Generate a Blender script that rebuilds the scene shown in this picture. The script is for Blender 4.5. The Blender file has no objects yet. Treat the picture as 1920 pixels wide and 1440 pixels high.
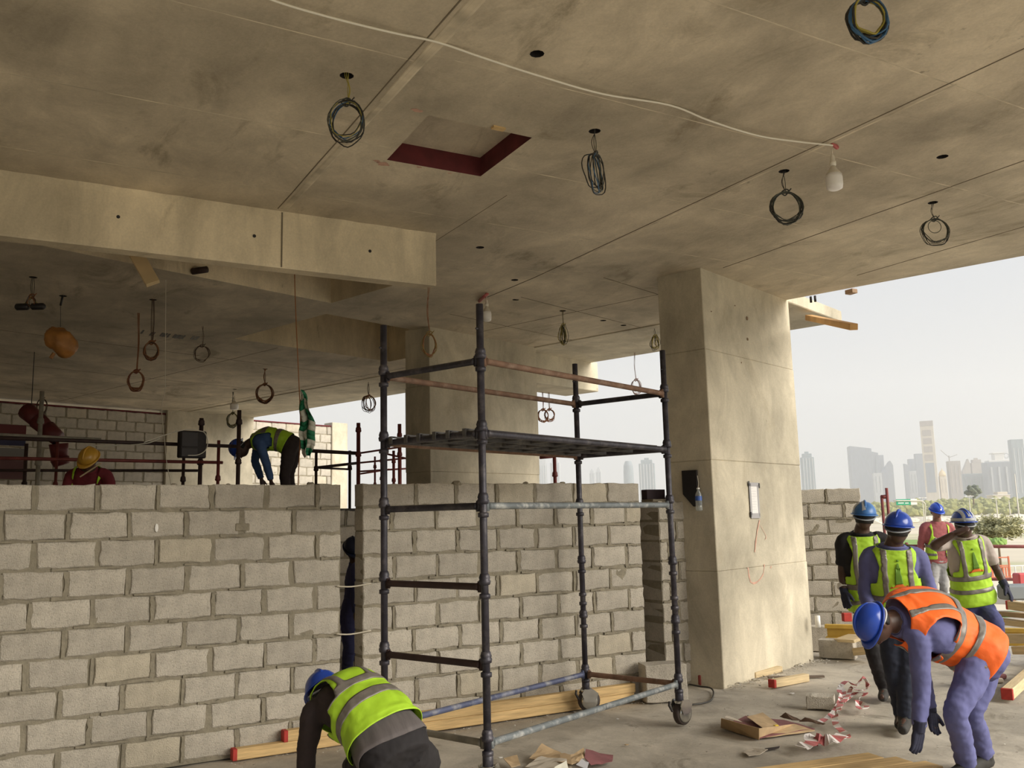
import bpy, bmesh, math, random
from math import sin, cos, pi, radians
from mathutils import Vector, Matrix, noise

scene = bpy.context.scene
col = scene.collection
rng = random.Random(7)

# ---------------------------------------------------------------- camera
PITCH, ROLL, YAW = 0.148178, 0.0237044, 0.517656      # world X runs along the block walls
def cam_axes():
    cp, sp, cr, sr, ca, sa = cos(PITCH), sin(PITCH), cos(ROLL), -sin(ROLL), cos(YAW), sin(YAW)
    def w(cx, cu, cz):
        x, y, z = cx, cz*cp - cu*sp, cz*sp + cu*cp
        return Vector((x*ca + y*sa, -x*sa + y*ca, z))
    return w(cr, sr, 0), w(-sr, cr, 0), w(0, 0, 1)
ax_r, ax_u, ax_f = cam_axes()
cam_data = bpy.data.cameras.new('camera'); cam = bpy.data.objects.new('camera', cam_data); col.objects.link(cam)
cam.matrix_world = Matrix(((ax_r.x, ax_u.x, -ax_f.x, 0), (ax_r.y, ax_u.y, -ax_f.y, 0), (ax_r.z, ax_u.z, -ax_f.z, 1.7), (0, 0, 0, 1)))
cam_data.sensor_width = 36; cam_data.lens = 31.884; cam_data.clip_start = .05; cam_data.clip_end = 9000
scene.camera = cam

# ---------------------------------------------------------------- sky, sun, exposure
world = bpy.data.worlds.new('hazy_sky'); scene.world = world; world.use_nodes = True
wn, wl = world.node_tree.nodes, world.node_tree.links
wn.clear()
w_out = wn.new('ShaderNodeOutputWorld'); w_bg = wn.new('ShaderNodeBackground'); w_tc = wn.new('ShaderNodeTexCoord')
w_sep = wn.new('ShaderNodeSeparateXYZ'); w_rmp = wn.new('ShaderNodeValToRGB')
wl.new(w_tc.outputs['Generated'], w_sep.inputs[0]); wl.new(w_sep.outputs['Z'], w_rmp.inputs[0])
w_rmp.color_ramp.elements[0].position = 0.0; w_rmp.color_ramp.elements[0].color = (.80, .79, .755, 1)
w_rmp.color_ramp.elements[1].position = .55; w_rmp.color_ramp.elements[1].color = (.73, .82, 1.0, 1)
e = w_rmp.color_ramp.elements.new(.12); e.color = (.79, .815, .835, 1)
wl.new(w_rmp.outputs[0], w_bg.inputs[0]); wl.new(w_bg.outputs[0], w_out.inputs[0])
w_bg.inputs[1].default_value = .77

YC = 0.330435                                              # turn of the columns, slab edge and terrace
def CF(c, d, z=0.0):
    return Vector((c*cos(YC) - d*sin(YC), c*sin(YC) + d*cos(YC), z))
sun_data = bpy.data.lights.new('sun', 'SUN'); sun = bpy.data.objects.new('sun', sun_data); col.objects.link(sun)
sun_from = CF(.22, -.97, .50)
sun.rotation_euler = sun_from.to_track_quat('Z', 'Y').to_euler()
sun_data.energy = 5.2; sun_data.angle = radians(45); sun_data.color = (1, .93, .80)

scene.view_settings.view_transform = 'Standard'; scene.view_settings.look = 'None'
scene.view_settings.exposure = 0.05; scene.view_settings.gamma = 1.0; scene.view_settings.use_curve_mapping = False
scene.cycles.diffuse_bounces = 6; scene.cycles.volume_bounces = 1; scene.cycles.max_bounces = 10; scene.cycles.transparent_max_bounces = 12

# ---------------------------------------------------------------- materials
MATS = {}
def mat(name, base, rough=.8, metal=0.0, var=.0, scale=6.0, bump=0.0, bscale=40.0, stain=None, stain_amt=0.0,
        stain_scale=1.5, stretch=(1, 1, 1), objrand=0.0, detail=6, spec=None, trans=0.0, emit=None, coords='Object'):
    if name in MATS: return MATS[name]
    m = bpy.data.materials.new(name); m.use_nodes = True
    n, l = m.node_tree.nodes, m.node_tree.links
    b = n['Principled BSDF']
    b.inputs['Roughness'].default_value = rough; b.inputs['Metallic'].default_value = metal
    if spec is not None: b.inputs['Specular IOR Level'].default_value = spec
    if trans: b.inputs['Transmission Weight'].default_value = trans
    tc = n.new('ShaderNodeTexCoord'); mp = n.new('ShaderNodeMapping'); mp.inputs['Scale'].default_value = stretch
    l.new(tc.outputs[coords], mp.inputs[0])
    rgb = n.new('ShaderNodeRGB'); rgb.outputs[0].default_value = (*base, 1)
    out = rgb.outputs[0]
    def mult(sock, fac_sock, lo, hi):
        mr = n.new('ShaderNodeMapRange'); mr.inputs[3].default_value = lo; mr.inputs[4].default_value = hi
        mr.inputs[1].default_value = .25; mr.inputs[2].default_value = .75
        l.new(fac_sock, mr.inputs[0])
        vm = n.new('ShaderNodeVectorMath'); vm.operation = 'SCALE'
        l.new(sock, vm.inputs[0]); l.new(mr.outputs[0], vm.inputs['Scale'])
        return vm.outputs[0]
    if var:
        t = n.new('ShaderNodeTexNoise'); t.inputs['Scale'].default_value = scale; t.inputs['Detail'].default_value = detail
        l.new(mp.outputs[0], t.inputs[0]); out = mult(out, t.outputs[0], 1 - var, 1 + var)
    if objrand:
        oi = n.new('ShaderNodeObjectInfo'); mr = n.new('ShaderNodeMapRange')
        mr.inputs[3].default_value = 1 - objrand; mr.inputs[4].default_value = 1 + objrand*.7
        l.new(oi.outputs['Random'], mr.inputs[0])
        vm = n.new('ShaderNodeVectorMath'); vm.operation = 'SCALE'
        l.new(out, vm.inputs[0]); l.new(mr.outputs[0], vm.inputs['Scale']); out = vm.outputs[0]
    if stain:
        t = n.new('ShaderNodeTexNoise'); t.inputs['Scale'].default_value = stain_scale; t.inputs['Detail'].default_value = 8
        t.inputs['Roughness'].default_value = .65; l.new(mp.outputs[0], t.inputs[0])
        r = n.new('ShaderNodeValToRGB'); r.color_ramp.elements[0].position = .5; r.color_ramp.elements[1].position = .68
        r.color_ramp.elements[0].color = (0, 0, 0, 1); r.color_ramp.elements[1].color = (stain_amt,)*3 + (1,)
        l.new(t.outputs[0], r.inputs[0])
        mx = n.new('ShaderNodeMix'); mx.data_type = 'RGBA'
        l.new(r.outputs[0], mx.inputs[0]); l.new(out, mx.inputs[6]); mx.inputs[7].default_value = (*stain, 1); out = mx.outputs[2]
    l.new(out, b.inputs['Base Color'])
    if bump:
        t = n.new('ShaderNodeTexNoise'); t.inputs['Scale'].default_value = bscale; t.inputs['Detail'].default_value = 4
        l.new(mp.outputs[0], t.inputs[0])
        bp = n.new('ShaderNodeBump'); bp.inputs['Strength'].default_value = min(1, bump); bp.inputs['Distance'].default_value = .01
        l.new(t.outputs[0], bp.inputs['Height']); l.new(bp.outputs[0], b.inputs['Normal'])
    if emit: b.inputs['Emission Color'].default_value = (*emit[:3], 1); b.inputs['Emission Strength'].default_value = emit[3]
    MATS[name] = m
    return m

def stained_concrete(name, base, dark, streak_axis=(1, 1, 1), patch=.5, rough=.85):
    """cast concrete: soft large tone changes, dark water marks, fine grain"""
    if name in MATS: return MATS[name]
    m = bpy.data.materials.new(name); m.use_nodes = True; n, l = m.node_tree.nodes, m.node_tree.links
    b = n['Principled BSDF']; b.inputs['Roughness'].default_value = rough; b.inputs['Specular IOR Level'].default_value = .25
    tc = n.new('ShaderNodeTexCoord')
    def nz(scale, detail, stretch=(1, 1, 1), rg=.6, dist=0.0):
        mp = n.new('ShaderNodeMapping'); mp.inputs['Scale'].default_value = stretch
        l.new(tc.outputs['Object'], mp.inputs[0])
        t = n.new('ShaderNodeTexNoise'); t.inputs['Scale'].default_value = scale; t.inputs['Detail'].default_value = detail
        t.inputs['Roughness'].default_value = rg; t.inputs['Distortion'].default_value = dist
        l.new(mp.outputs[0], t.inputs[0]); return t.outputs[0]
    def ramp(sock, p0, p1, c0=(0, 0, 0, 1), c1=(1, 1, 1, 1)):
        r = n.new('ShaderNodeValToRGB'); r.color_ramp.elements[0].position = p0; r.color_ramp.elements[1].position = p1
        r.color_ramp.elements[0].color = c0; r.color_ramp.elements[1].color = c1; l.new(sock, r.inputs[0]); return r.outputs[0]
    def mix(f, a, c, mode='MIX', k=1.0):
        mx = n.new('ShaderNodeMix'); mx.data_type = 'RGBA'; mx.blend_type = mode
        if isinstance(f, float): mx.inputs[0].default_value = f
        else: l.new(f, mx.inputs[0])
        for i, s in ((6, a), (7, c)):
            if isinstance(s, tuple): mx.inputs[i].default_value = s
            else: l.new(s, mx.inputs[i])
        return mx.outputs[2]
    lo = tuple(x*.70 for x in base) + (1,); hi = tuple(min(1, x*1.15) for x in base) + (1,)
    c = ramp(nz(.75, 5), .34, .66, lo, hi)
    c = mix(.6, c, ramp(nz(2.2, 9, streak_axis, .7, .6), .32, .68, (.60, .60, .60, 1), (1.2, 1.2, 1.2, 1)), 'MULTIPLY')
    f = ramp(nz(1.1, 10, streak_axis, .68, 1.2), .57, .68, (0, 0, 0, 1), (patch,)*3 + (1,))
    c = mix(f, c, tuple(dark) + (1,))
    f2 = ramp(nz(9, 6, streak_axis, .6), .70, .76, (0, 0, 0, 1), (.6,)*3 + (1,))
    c = mix(f2, c, tuple(x*.55 for x in dark) + (1,))
    c = mix(.5, c, ramp(nz(60, 3), .3, .7, (.86, .86, .86, 1), (1.1, 1.1, 1.1, 1)), 'MULTIPLY')
    l.new(c, b.inputs['Base Color'])
    bp = n.new('ShaderNodeBump'); bp.inputs['Strength'].default_value = .25; bp.inputs['Distance'].default_value = .01
    l.new(nz(25, 5), bp.inputs['Height']); l.new(bp.outputs[0], b.inputs['Normal'])
    MATS[name] = m
    return m

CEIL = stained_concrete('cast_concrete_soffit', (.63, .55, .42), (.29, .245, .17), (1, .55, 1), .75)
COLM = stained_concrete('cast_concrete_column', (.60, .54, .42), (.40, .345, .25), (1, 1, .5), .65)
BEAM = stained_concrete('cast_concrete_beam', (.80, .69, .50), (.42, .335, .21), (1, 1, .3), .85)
FLOOR = stained_concrete('dusty_floor', (.50, .455, .385), (.22, .195, .155), (1.6, 1.2, 1), .85, .95)
BLOCK = mat('concrete_block', (.50, .455, .385), .95, var=.17, scale=9, bump=.9, bscale=110, objrand=.11, stain=(.30, .27, .22), stain_amt=.75, stain_scale=60, coords='Object')
BLOCK2 = mat('concrete_block_warm', (.51, .455, .36), .95, var=.16, scale=9, bump=.9, bscale=110, objrand=.1, stain=(.3, .27, .2), stain_amt=.6, stain_scale=70)
MORTAR = mat('mortar', (.265, .235, .175), .95, var=.22, scale=14, bump=.8, bscale=60)
JOINTD = mat('joint_dark', (.20, .165, .115), .9, var=.3, scale=5)
JOINTL = mat('joint_pale', (.60, .525, .395), .9, var=.4, scale=5)
PIPE = mat('painted_steel_pipe', (.045, .042, .055), .45, .35, var=.35, scale=14, stain=(.13, .12, .13), stain_amt=.8, stain_scale=9, bump=.15, bscale=80)
PIPEB = mat('blue_steel_pipe', (.10, .115, .20), .5, .25, var=.3, scale=10, stain=(.36, .36, .37), stain_amt=.9, stain_scale=7)
PIPEG = mat('grey_cement_splashed_pipe', (.17, .19, .20), .6, .25, var=.3, scale=12, stain=(.52, .52, .50), stain_amt=.9, stain_scale=9)
PIPER = mat('rusty_pipe', (.20, .115, .075), .75, .15, var=.35, scale=12, stain=(.34, .24, .18), stain_amt=.8, stain_scale=8)
PIPERED = mat('red_oxide_pipe', (.17, .035, .03), .6, .1, var=.3, scale=10)
PIPEDK = mat('dark_brown_pipe', (.05, .028, .025), .6, .2, var=.3, scale=10)
PIPEPALE = mat('dusty_pale_pipe', (.24, .215, .17), .8, .1, var=.3, scale=14)
CHROME = mat('zinc_plated', (.62, .62, .60), .25, .95, var=.15, scale=12)
RUBBER = mat('dark_rubber', (.05, .035, .03), .7)
STEELDK = mat('dark_steel', (.03, .026, .026), .6, .3, var=.3, scale=8)
DECK = mat('steel_deck', (.11, .105, .105), .6, .4, var=.35, scale=10, stain=(.24, .22, .19), stain_amt=.7, stain_scale=6)
WOOD = mat('pine_timber', (.62, .43, .20), .75, var=.22, scale=5, stretch=(1, 14, 14), bump=.25, bscale=12, stain=(.30, .18, .07), stain_amt=.35, stain_scale=2.2, objrand=.12)
WOODP = mat('pale_timber', (.60, .47, .28), .8, var=.2, scale=5, stretch=(1, 14, 14), bump=.25, bscale=12, objrand=.1)
WOODY = mat('yellow_formwork_beam', (.52, .33, .055), .6, var=.18, scale=6)
REDEND = mat('red_paint', (.42, .035, .025), .7, var=.2, scale=20)
REDPAINT = mat('dark_red_primer', (.11, .016, .018), .85, var=.4, scale=6)
REDMARK = mat('faded_red_spray', (.56, .34, .26), .9, var=.3, scale=18)
WHITE = mat('white_plastic', (.80, .78, .74), .45)
BULBG = mat('frosted_bulb', (.86, .84, .82), .3)
CABLEW = mat('white_cable', (.80, .76, .66), .5)
WIREB = mat('black_wire', (.03, .028, .024), .5, var=.3, scale=20)
WIREG = mat('grey_green_wire', (.06, .066, .05), .5, var=.3, scale=20)
WIREBL = mat('blue_wire', (.04, .12, .24), .45)
WIREY = mat('yellow_green_wire', (.36, .30, .05), .5)
WIREO = mat('orange_brown_wire', (.22, .085, .03), .55)
ORANGEBAG = mat('orange_plastic_bag', (.36, .155, .035), .5, var=.3, scale=9)
CARD = mat('brown_cardboard', (.40, .27, .14), .9, var=.15, scale=10)
CARDR = mat('maroon_print_cardboard', (.22, .085, .09), .8, var=.2, scale=12)
PAPER = mat('crumpled_paper', (.50, .44, .36), .9, var=.15, scale=10)
PAPERT = mat('tan_paper', (.50, .36, .21), .9, var=.2, scale=10)
PAPERW = mat('white_paper', (.74, .72, .71), .9, var=.05, scale=10)
PLASTICGREY = mat('grey_tape', (.36, .35, .36), .5)
TAPEW = mat('barrier_tape_white', (.74, .70, .68), .5)
TAPER = mat('barrier_tape_red', (.48, .13, .13), .5)
GREENF = mat('green_flag', (.02, .22, .10), .8); WHITEF = mat('white_flag', (.70, .68, .58), .8)
BLACKP = mat('black_plastic', (.016, .014, .016), .5)
GLASSB = mat('clear_bottle', (.9, .95, .96), .08, trans=.85); LABELB = mat('blue_label', (.05, .12, .42), .4)
ROPEO = mat('orange_rope', (.42, .17, .06), .7); ROPEW = mat('pale_string', (.55, .50, .40), .8)
HIVIS = mat('hivis_yellow_green', (.40, .66, .03), .65, var=.12, scale=8, bump=.2, bscale=30)
HIVISO = mat('hivis_orange', (.95, .15, .015), .65, var=.1, scale=8, bump=.2, bscale=30)
REFLECT = mat('reflective_tape', (.20, .18, .16), .45, .2, var=.25, scale=22)
SKIN = mat('dark_brown_skin', (.075, .038, .026), .5, var=.12, scale=12)
SKINM = mat('brown_skin', (.22, .115, .08), .5, var=.1, scale=12)
HAIR = mat('black_hair', (.010, .008, .007), .7)
EYEW = mat('eye_white', (.6, .57, .53), .3); LIPS = mat('lips', (.10, .04, .035), .5)
COVERALL = mat('blue_coverall', (.115, .12, .275), .85, var=.18, scale=5, bump=.35, bscale=14)
COVERD = mat('navy_coverall', (.055, .06, .17), .85, var=.2, scale=5, bump=.3, bscale=14)
JEANS = mat('dark_jeans', (.022, .028, .05), .85, var=.3, scale=5, bump=.3, bscale=14)
BLACKC = mat('black_cloth', (.014, .012, .014), .85, var=.3, scale=6, bump=.3, bscale=14)
BROWNC = mat('dark_brown_cloth', (.032, .021, .021), .85, var=.3, scale=6, bump=.3, bscale=14)
GREYSH = mat('grey_cloth', (.115, .10, .10), .85, var=.25, scale=7, stretch=(6, 1, 1))
GREYTEE = mat('pale_grey_tee', (.40, .34, .31), .85, var=.12, scale=8)
GREYPANT = mat('light_grey_trousers', (.33, .32, .31), .85, var=.15, scale=8)
PINKSH = mat('dusty_red_shirt', (.30, .085, .085), .85, var=.15, scale=8)
MAROON = mat('maroon_shirt', (.15, .015, .022), .85, var=.2, scale=8)
BLUESH = mat('blue_shirt', (.055, .11, .26), .85, var=.2, scale=8)
HATB = mat('blue_hard_hat', (.02, .065, .40), .22, var=.08, scale=8); HATLB = mat('worn_light_blue_hard_hat', (.05, .17, .45), .35, var=.2, scale=9)
HATDK = mat('dark_navy_hard_hat', (.012, .018, .05), .35); HATY = mat('yellow_hard_hat', (.50, .27, .03), .35, var=.15, scale=9)
GREYTAPE = mat('silver_tape', (.42, .44, .46), .45)
GLOVE = mat('dark_glove', (.022, .024, .05), .85); BOOT = mat('worn_boot', (.032, .030, .027), .8, var=.3, scale=12)
EMBG = mat('emblem_green_print', (.12, .25, .02), .7); EMBO = mat('emblem_orange_print', (.75, .16, .02), .7)

# ---------------------------------------------------------------- mesh helpers
class MB:
    def __init__(s): s.v = []; s.f = []; s.mi = []
    def add(s, vs, fs, mi=0):
        o = len(s.v); s.v += [tuple(v) for v in vs]; s.f += [tuple(i + o for i in f) for f in fs]; s.mi += [mi]*len(fs); return s
    def box(s, lo, hi, mi=0, M=None):
        vs = [Vector((x, y, z)) for x in (lo[0], hi[0]) for y in (lo[1], hi[1]) for z in (lo[2], hi[2])]
        if M is not None: vs = [M @ v for v in vs]
        return s.add(vs, [(0, 1, 3, 2), (4, 6, 7, 5), (0, 4, 5, 1), (2, 3, 7, 6), (0, 2, 6, 4), (1, 5, 7, 3)], mi)
    def bbox(s, lo, hi, b, mi=0, M=None):
        """box with chamfered edges"""
        bm = bmesh.new(); bmesh.ops.create_cube(bm, size=1)
        for v in bm.verts:
            v.co = Vector([(lo[i] + hi[i])/2 + v.co[i]*(hi[i] - lo[i]) for i in range(3)])
        bmesh.ops.bevel(bm, geom=bm.edges[:], offset=b, segments=1, affect='EDGES')
        bm.verts.index_update()
        s.add([(M @ v.co if M is not None else v.co) for v in bm.verts], [[v.index for v in f.verts] for f in bm.faces], mi); bm.free(); return s
    def rings(s, rings, mi=0, caps=True, closed=False):
        n = len(rings[0]); k = len(rings); vs = [p for r in rings for p in r]; fs = []
        for i in range(k if closed else k - 1):
            a, b = i*n, ((i + 1) % k)*n
            for j in range(n): fs.append((a + j, a + (j + 1) % n, b + (j + 1) % n, b + j))
        if caps and not closed: fs.append(tuple(range(n))[::-1]); fs.append(tuple((k - 1)*n + j for j in range(n)))
        return s.add(vs, fs, mi)
    def tube(s, pts, r, n=8, mi=0, closed=False, caps=True, flat=1.0):
        pts = [Vector(p) for p in pts]; k = len(pts); rr = r if isinstance(r, (list, tuple)) else [r]*k
        prev = None; rings = []
        for i, p in enumerate(pts):
            a = pts[(i - 1) % k] if (i or closed) else p; b = pts[(i + 1) % k] if (i < k - 1 or closed) else p
            t = (b - a); t = t.normalized() if t.length > 1e-9 else Vector((0, 0, 1))
            if prev is None:
                u = Vector((0, 0, 1)) if abs(t.z) < .9 else Vector((1, 0, 0))
                u = (u - t*u.dot(t)).normalized()
            else:
                u = prev - t*prev.dot(t)
                u = u.normalized() if u.length > 1e-6 else t.orthogonal().normalized()
            prev = u; w = t.cross(u)
            rings.append([p + u*rr[i]*flat*cos(2*pi*j/n) + w*rr[i]*sin(2*pi*j/n) for j in range(n)])
        return s.rings(rings, mi, caps, closed)
    def lathe(s, prof, n=16, mi=0, M=None, caps=True):
        rings = []
        for r, z in prof:
            ring = [Vector((r*cos(2*pi*j/n), r*sin(2*pi*j/n), z)) for j in range(n)]
            rings.append([M @ p for p in ring] if M is not None else ring)
        return s.rings(rings, mi, caps)
    def prism(s, poly, z0, z1, mi=0):
        n = len(poly)
        vs = [(p[0], p[1], z0) for p in poly] + [(p[0], p[1], z1) for p in poly]
        return s.add(vs, [tuple(range(n))[::-1], tuple(range(n, 2*n))] + [(i, (i + 1) % n, n + (i + 1) % n, n + i) for i in range(n)], mi)
    def mesh(s, name, mats, smooth=False):
        me = bpy.data.meshes.new(name); me.from_pydata(s.v, [], s.f)
        for m in (mats if isinstance(mats, (list, tuple)) else [mats]): me.materials.append(m)
        me.polygons.foreach_set('material_index', s.mi)
        if smooth: me.polygons.foreach_set('use_smooth', [True]*len(me.polygons))
        me.update(); return me
    def build(s, name, mats, parent=None, smooth=False, loc=None, rot=None):
        return link(name, s.mesh(name, mats, smooth), parent, loc, rot)

def link(name, me, parent=None, loc=None, rot=None):
    o = bpy.data.objects.new(name, me); col.objects.link(o)
    if parent is not None: o.parent = parent
    if loc is not None: o.location = loc
    if rot is not None: o.rotation_euler = rot
    return o
def tag(o, label=None, cat=None, group=None, kind=None):
    for k, v in (('label', label), ('category', cat), ('group', group), ('kind', kind)):
        if v: o[k] = v
    return o
def thing(name, label, cat, loc=(0, 0, 0), rz=0.0, group=None):
    o = link(name, None, None, loc, (0, 0, rz)); o.empty_display_size = .1
    return tag(o, label, cat, group)
def struct(o, label=None): return tag(o, label, None, None, 'structure')
def catmull(pts, per=6, closed=False):
    pts = [Vector(p) for p in pts]; k = len(pts); out = []
    rngi = range(k if closed else k - 1)
    for i in rngi:
        p0 = pts[(i - 1) % k] if (closed or i > 0) else pts[0]; p1 = pts[i]; p2 = pts[(i + 1) % k]
        p3 = pts[(i + 2) % k] if (closed or i + 2 < k) else pts[-1]
        for j in range(per):
            t = j/per
            out.append(.5*((2*p1) + (p2 - p0)*t + (2*p0 - 5*p1 + 4*p2 - p3)*t*t + (3*p1 - p0 - 3*p2 + p3)*t**3))
    if not closed: out.append(pts[-1])
    return out
def boolean(o, cutter):
    m = o.modifiers.new('cut', 'BOOLEAN'); m.operation = 'DIFFERENCE'; m.solver = 'EXACT'; m.object = cutter
    bpy.context.view_layer.update()
    dg = bpy.context.evaluated_depsgraph_get()
    me = bpy.data.meshes.new_from_object(o.evaluated_get(dg)); o.modifiers.clear(); o.data = me
    bpy.data.objects.remove(cutter)
def nz(p, s=1.0): return noise.noise(Vector(p)*s)

# ================================================================ THE SETTING
# ---- floor slab and terrace
mb = MB(); step = .13; c0, c1, d0, d1 = -9, 17.2, -6.5, 21.5
nc, nd = int((c1 - c0)/step), int((d1 - d0)/step)
for i in range(nc + 1):
    for j in range(nd + 1):
        p = CF(c0 + i*(c1 - c0)/nc, d0 + j*(d1 - d0)/nd)
        h = .010*nz(p, .9) + .010*nz(p + Vector((9, 3, 0)), 3.1) + .006*nz(p, 7.3) - .010
        mb.v.append((p.x, p.y, min(h, .004)))
for i in range(nc):
    for j in range(nd):
        a = i*(nd + 1) + j; mb.f.append((a, a + nd + 1, a + nd + 2, a + 1)); mb.mi.append(0)
mb.prism([CF(c0, d0), CF(c1, d0), CF(c1, d1), CF(c0, d1)], -.40, -.05)
struct(mb.build('floor', FLOOR, smooth=True), 'dusty grey concrete floor slab of the building site')

# ---- soffit slab with two coffers, a hatch and conduit holes
mb = MB(); mb.prism([CF(*p) for p in ((-9, -1.9), (10.42, -1.9), (10.42, 21), (-9, 21))], 4.29, 5.05)
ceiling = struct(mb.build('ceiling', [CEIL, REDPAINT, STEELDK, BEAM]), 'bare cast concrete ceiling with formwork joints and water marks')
cut = MB(); cut.prism([(2.30, 5.05), (3.08, 5.05), (3.09, 5.835), (2.335, 5.85)], 4.0, 4.44, 1)
cut.prism([CF(*p) for p in ((2.6, 7.35), (6.47, 7.35), (6.47, 8.54), (2.6, 8.54))], 4.0, 4.97, 3)  # coffer faces use the paler beam concrete, brightened in colour to look lit
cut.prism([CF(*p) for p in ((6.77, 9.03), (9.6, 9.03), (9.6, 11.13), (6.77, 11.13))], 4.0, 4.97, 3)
HOLES = [(1.661, 4.785), (3.408, 4.77), (5.131, 4.721), (6.837, 4.672), (3.509, 2.646), (6.118, 9.406), (7.85, 9.75), (5.903, 15.73), (3.826, 15.072),
         (.221, 10.336), (.541, 11.056), (1.458, 10.838), (2.526, 4.062), (5.995, 3.984), (3.886, 17.568),
         (4.823,8.357,4.29)[:2], (5.281,9.135,4.29)[:2], (6.923,9.664,4.29)[:2], (7.359,9.803,4.29)[:2], (3.927,7.455,4.29)[:2]]
for x, y in HOLES:
    cut.lathe([(.042, 4.2), (.042, 4.40)], 10, 2, Matrix.Translation((x, y, 0)))
cut.mi[1] = 0
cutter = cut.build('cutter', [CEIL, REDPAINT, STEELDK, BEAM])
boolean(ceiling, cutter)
# joints left by the formwork sheets: thin proud fins, each its own piece
def fin(p0, p1, w, m, h=.004):
    p0, p1 = Vector(p0), Vector(p1); t = (p1 - p0); L = t.length; k = max(2, int(L/.35)); t.normalize(); s = Vector((-t.y, t.x))
    top = []; vs = []
    for i in range(k + 1):
        q = p0 + t*(L*i/k); ww = w*(.75 + .5*abs(nz((q.x, q.y, 3), 3))); o = .006*nz((q.x, q.y, 8), 2)
        for a in (-1, 1): vs.append((q.x + s.x*(a*ww/2 + o), q.y + s.y*(a*ww/2 + o), 4.2905)); 
        for a in (-.5, .5): vs.append((q.x + s.x*(a*ww/2 + o), q.y + s.y*(a*ww/2 + o), 4.2905 - h))
    m_ = MB(); fs = []
    for i in range(k):
        a, b = 4*i, 4*i + 4
        fs += [(a, b, b + 2, a + 2), (a + 2, b + 2, b + 3, a + 3), (a + 3, b + 3, b + 1, a + 1)]
    m_.add(vs, fs); return m_.build('joint_fin', m, ceiling)
fin((1.95, -1.5), (1.955, 5.0), .035, JOINTL); fin((1.99, 3.4), (1.965, 7.2), .075, JOINTL); fin((1.90, 1.0), (1.915, 7.2), .012, JOINTD)
fin((4.985, -1), (4.97, 8.2), .014, JOINTD); fin((5.03, 3.2), (5.0, 7.4), .03, JOINTL, .002)
fin((6.655, 1.5), (6.60, 7.0), .016, JOINTD); fin((8.25, 3.0), (8.2, 6.6), .014, JOINTD)
fin((3.47, 6.1), (3.45, 9.2), .01, JOINTD, .002); fin((4.97, 8.2), (4.9, 9.35), .016, JOINTD)
for y, xa, xb in ((3.2, -2, 8), (4.43, -2, 2.0), (4.34, 2.0, 8.6), (5.62, -2, 2.28), (5.60, 3.14, 8.6), (6.78, -2, 8.0), (7.95, 3.5, 8), (9.1, 3.8, 9), (2.05, -2, 8)):
    fin((xa, y), (xb, y + .02), .014, JOINTL, .0015)
for d in (12.6, 15.1, 17.6): fin(CF(3.5, d).xy, CF(12, d + .02).xy, .03, JOINTD, .002)
for c in (7.6, 10.2): fin(CF(c, 11.3).xy, CF(c, 19).xy, .03, JOINTD, .002)
for d in (5.6, 6.8, 8.0): fin(CF(7.9, d).xy, CF(12, d).xy, .02, JOINTD, .003)
for c in (9.0, 10.6): fin(CF(c, 5.3).xy, CF(c, 8.6).xy, .02, JOINTD, .003)
# rust-red splashes round the hatch and nail blocks left in the soffit
def soffit_patch(name, x, y, r, m, seed):
    rr = random.Random(seed); vs = []
    for k in range(12):
        a = 2*pi*k/12; q = r*(.5 + .8*rr.random()); vs.append((x + q*cos(a)*1.5, y + q*sin(a), 4.2885))
    mm = MB(); mm.add(vs, [tuple(range(12))[::-1]]); return mm.build(name, m, ceiling)
for x, y, r in ((2.22, 5.02, .03), (2.34, 5.93, .035), (2.28, 5.9, .02), (2.6, 5.87, .014), (2.85, 5.88, .012)): soffit_patch('paint_splash', x, y, r, REDMARK, int(x*999))
MB().box((2.75, 4.99, 4.276), (2.84, 5.03, 4.291)).build('wood_chip', WOOD, ceiling)
# small stencil dashes on the dark soffit at the back
mb = MB()
for px in (267, 283, 288, 303, 307, 311, 316, 327, 331, 335, 339, 344, 361, 366, 370):
    x, y = {267: (1.592,12.719,4.29)[:2], 283: (1.713,12.819,4.29)[:2], 288: (1.745,12.806,4.29)[:2], 303: (1.846,12.802,4.29)[:2], 307: (1.877,12.827,4.29)[:2], 311: (1.903,12.816,4.29)[:2], 316: (1.941,12.839,4.29)[:2], 327: (2.018,12.846,4.29)[:2], 331: (2.05,12.872,4.29)[:2], 335: (2.076,12.861,4.29)[:2], 339: (2.109,12.887,4.29)[:2], 344: (2.141,12.873,4.29)[:2], 361: (2.259,12.863,4.29)[:2], 366: (2.299,12.887,4.29)[:2], 370: (2.325,12.876,4.29)[:2]}[px]
    mb.box((x - .012, y - .12, 4.286), (x + .012, y + .12, 4.291))
mb.build('stencil_marks', BLACKP, ceiling)

# ---- downstand beam on the left
mb = MB(); n = 40
prof = lambda x: (7.253 + .004*nz((x, 0, 0), 2), 7.403)
vs = []; fs = []
for i in range(n + 1):
    x = -2.5 + 5.867*i/n; y0, y1 = prof(x)
    vs += [(x, y0 - .012*(abs(nz((x, 5, 0), 3)) > .15), 4.292), (x, y0, 4.24), (x, y0, 3.815), (x, y0 + .008, 3.803), (x, y1, 3.803), (x, y1, 4.292)]
for i in range(n):
    for j in range(6): a, b = 6*i + j, 6*i + (j + 1) % 6; fs.append((a, a + 6, b + 6, b))
fs += [tuple(range(6)), tuple(range(6*n, 6*n + 6))[::-1]]
mb.add(vs, fs)
beam = struct(mb.build('beam_left', BEAM), 'pale downstand concrete beam hanging below the ceiling at left')
MB().box((1.955, 7.249, 3.81), (1.967, 7.256, 4.28)).build('joint_fin', JOINTD, beam)
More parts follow.
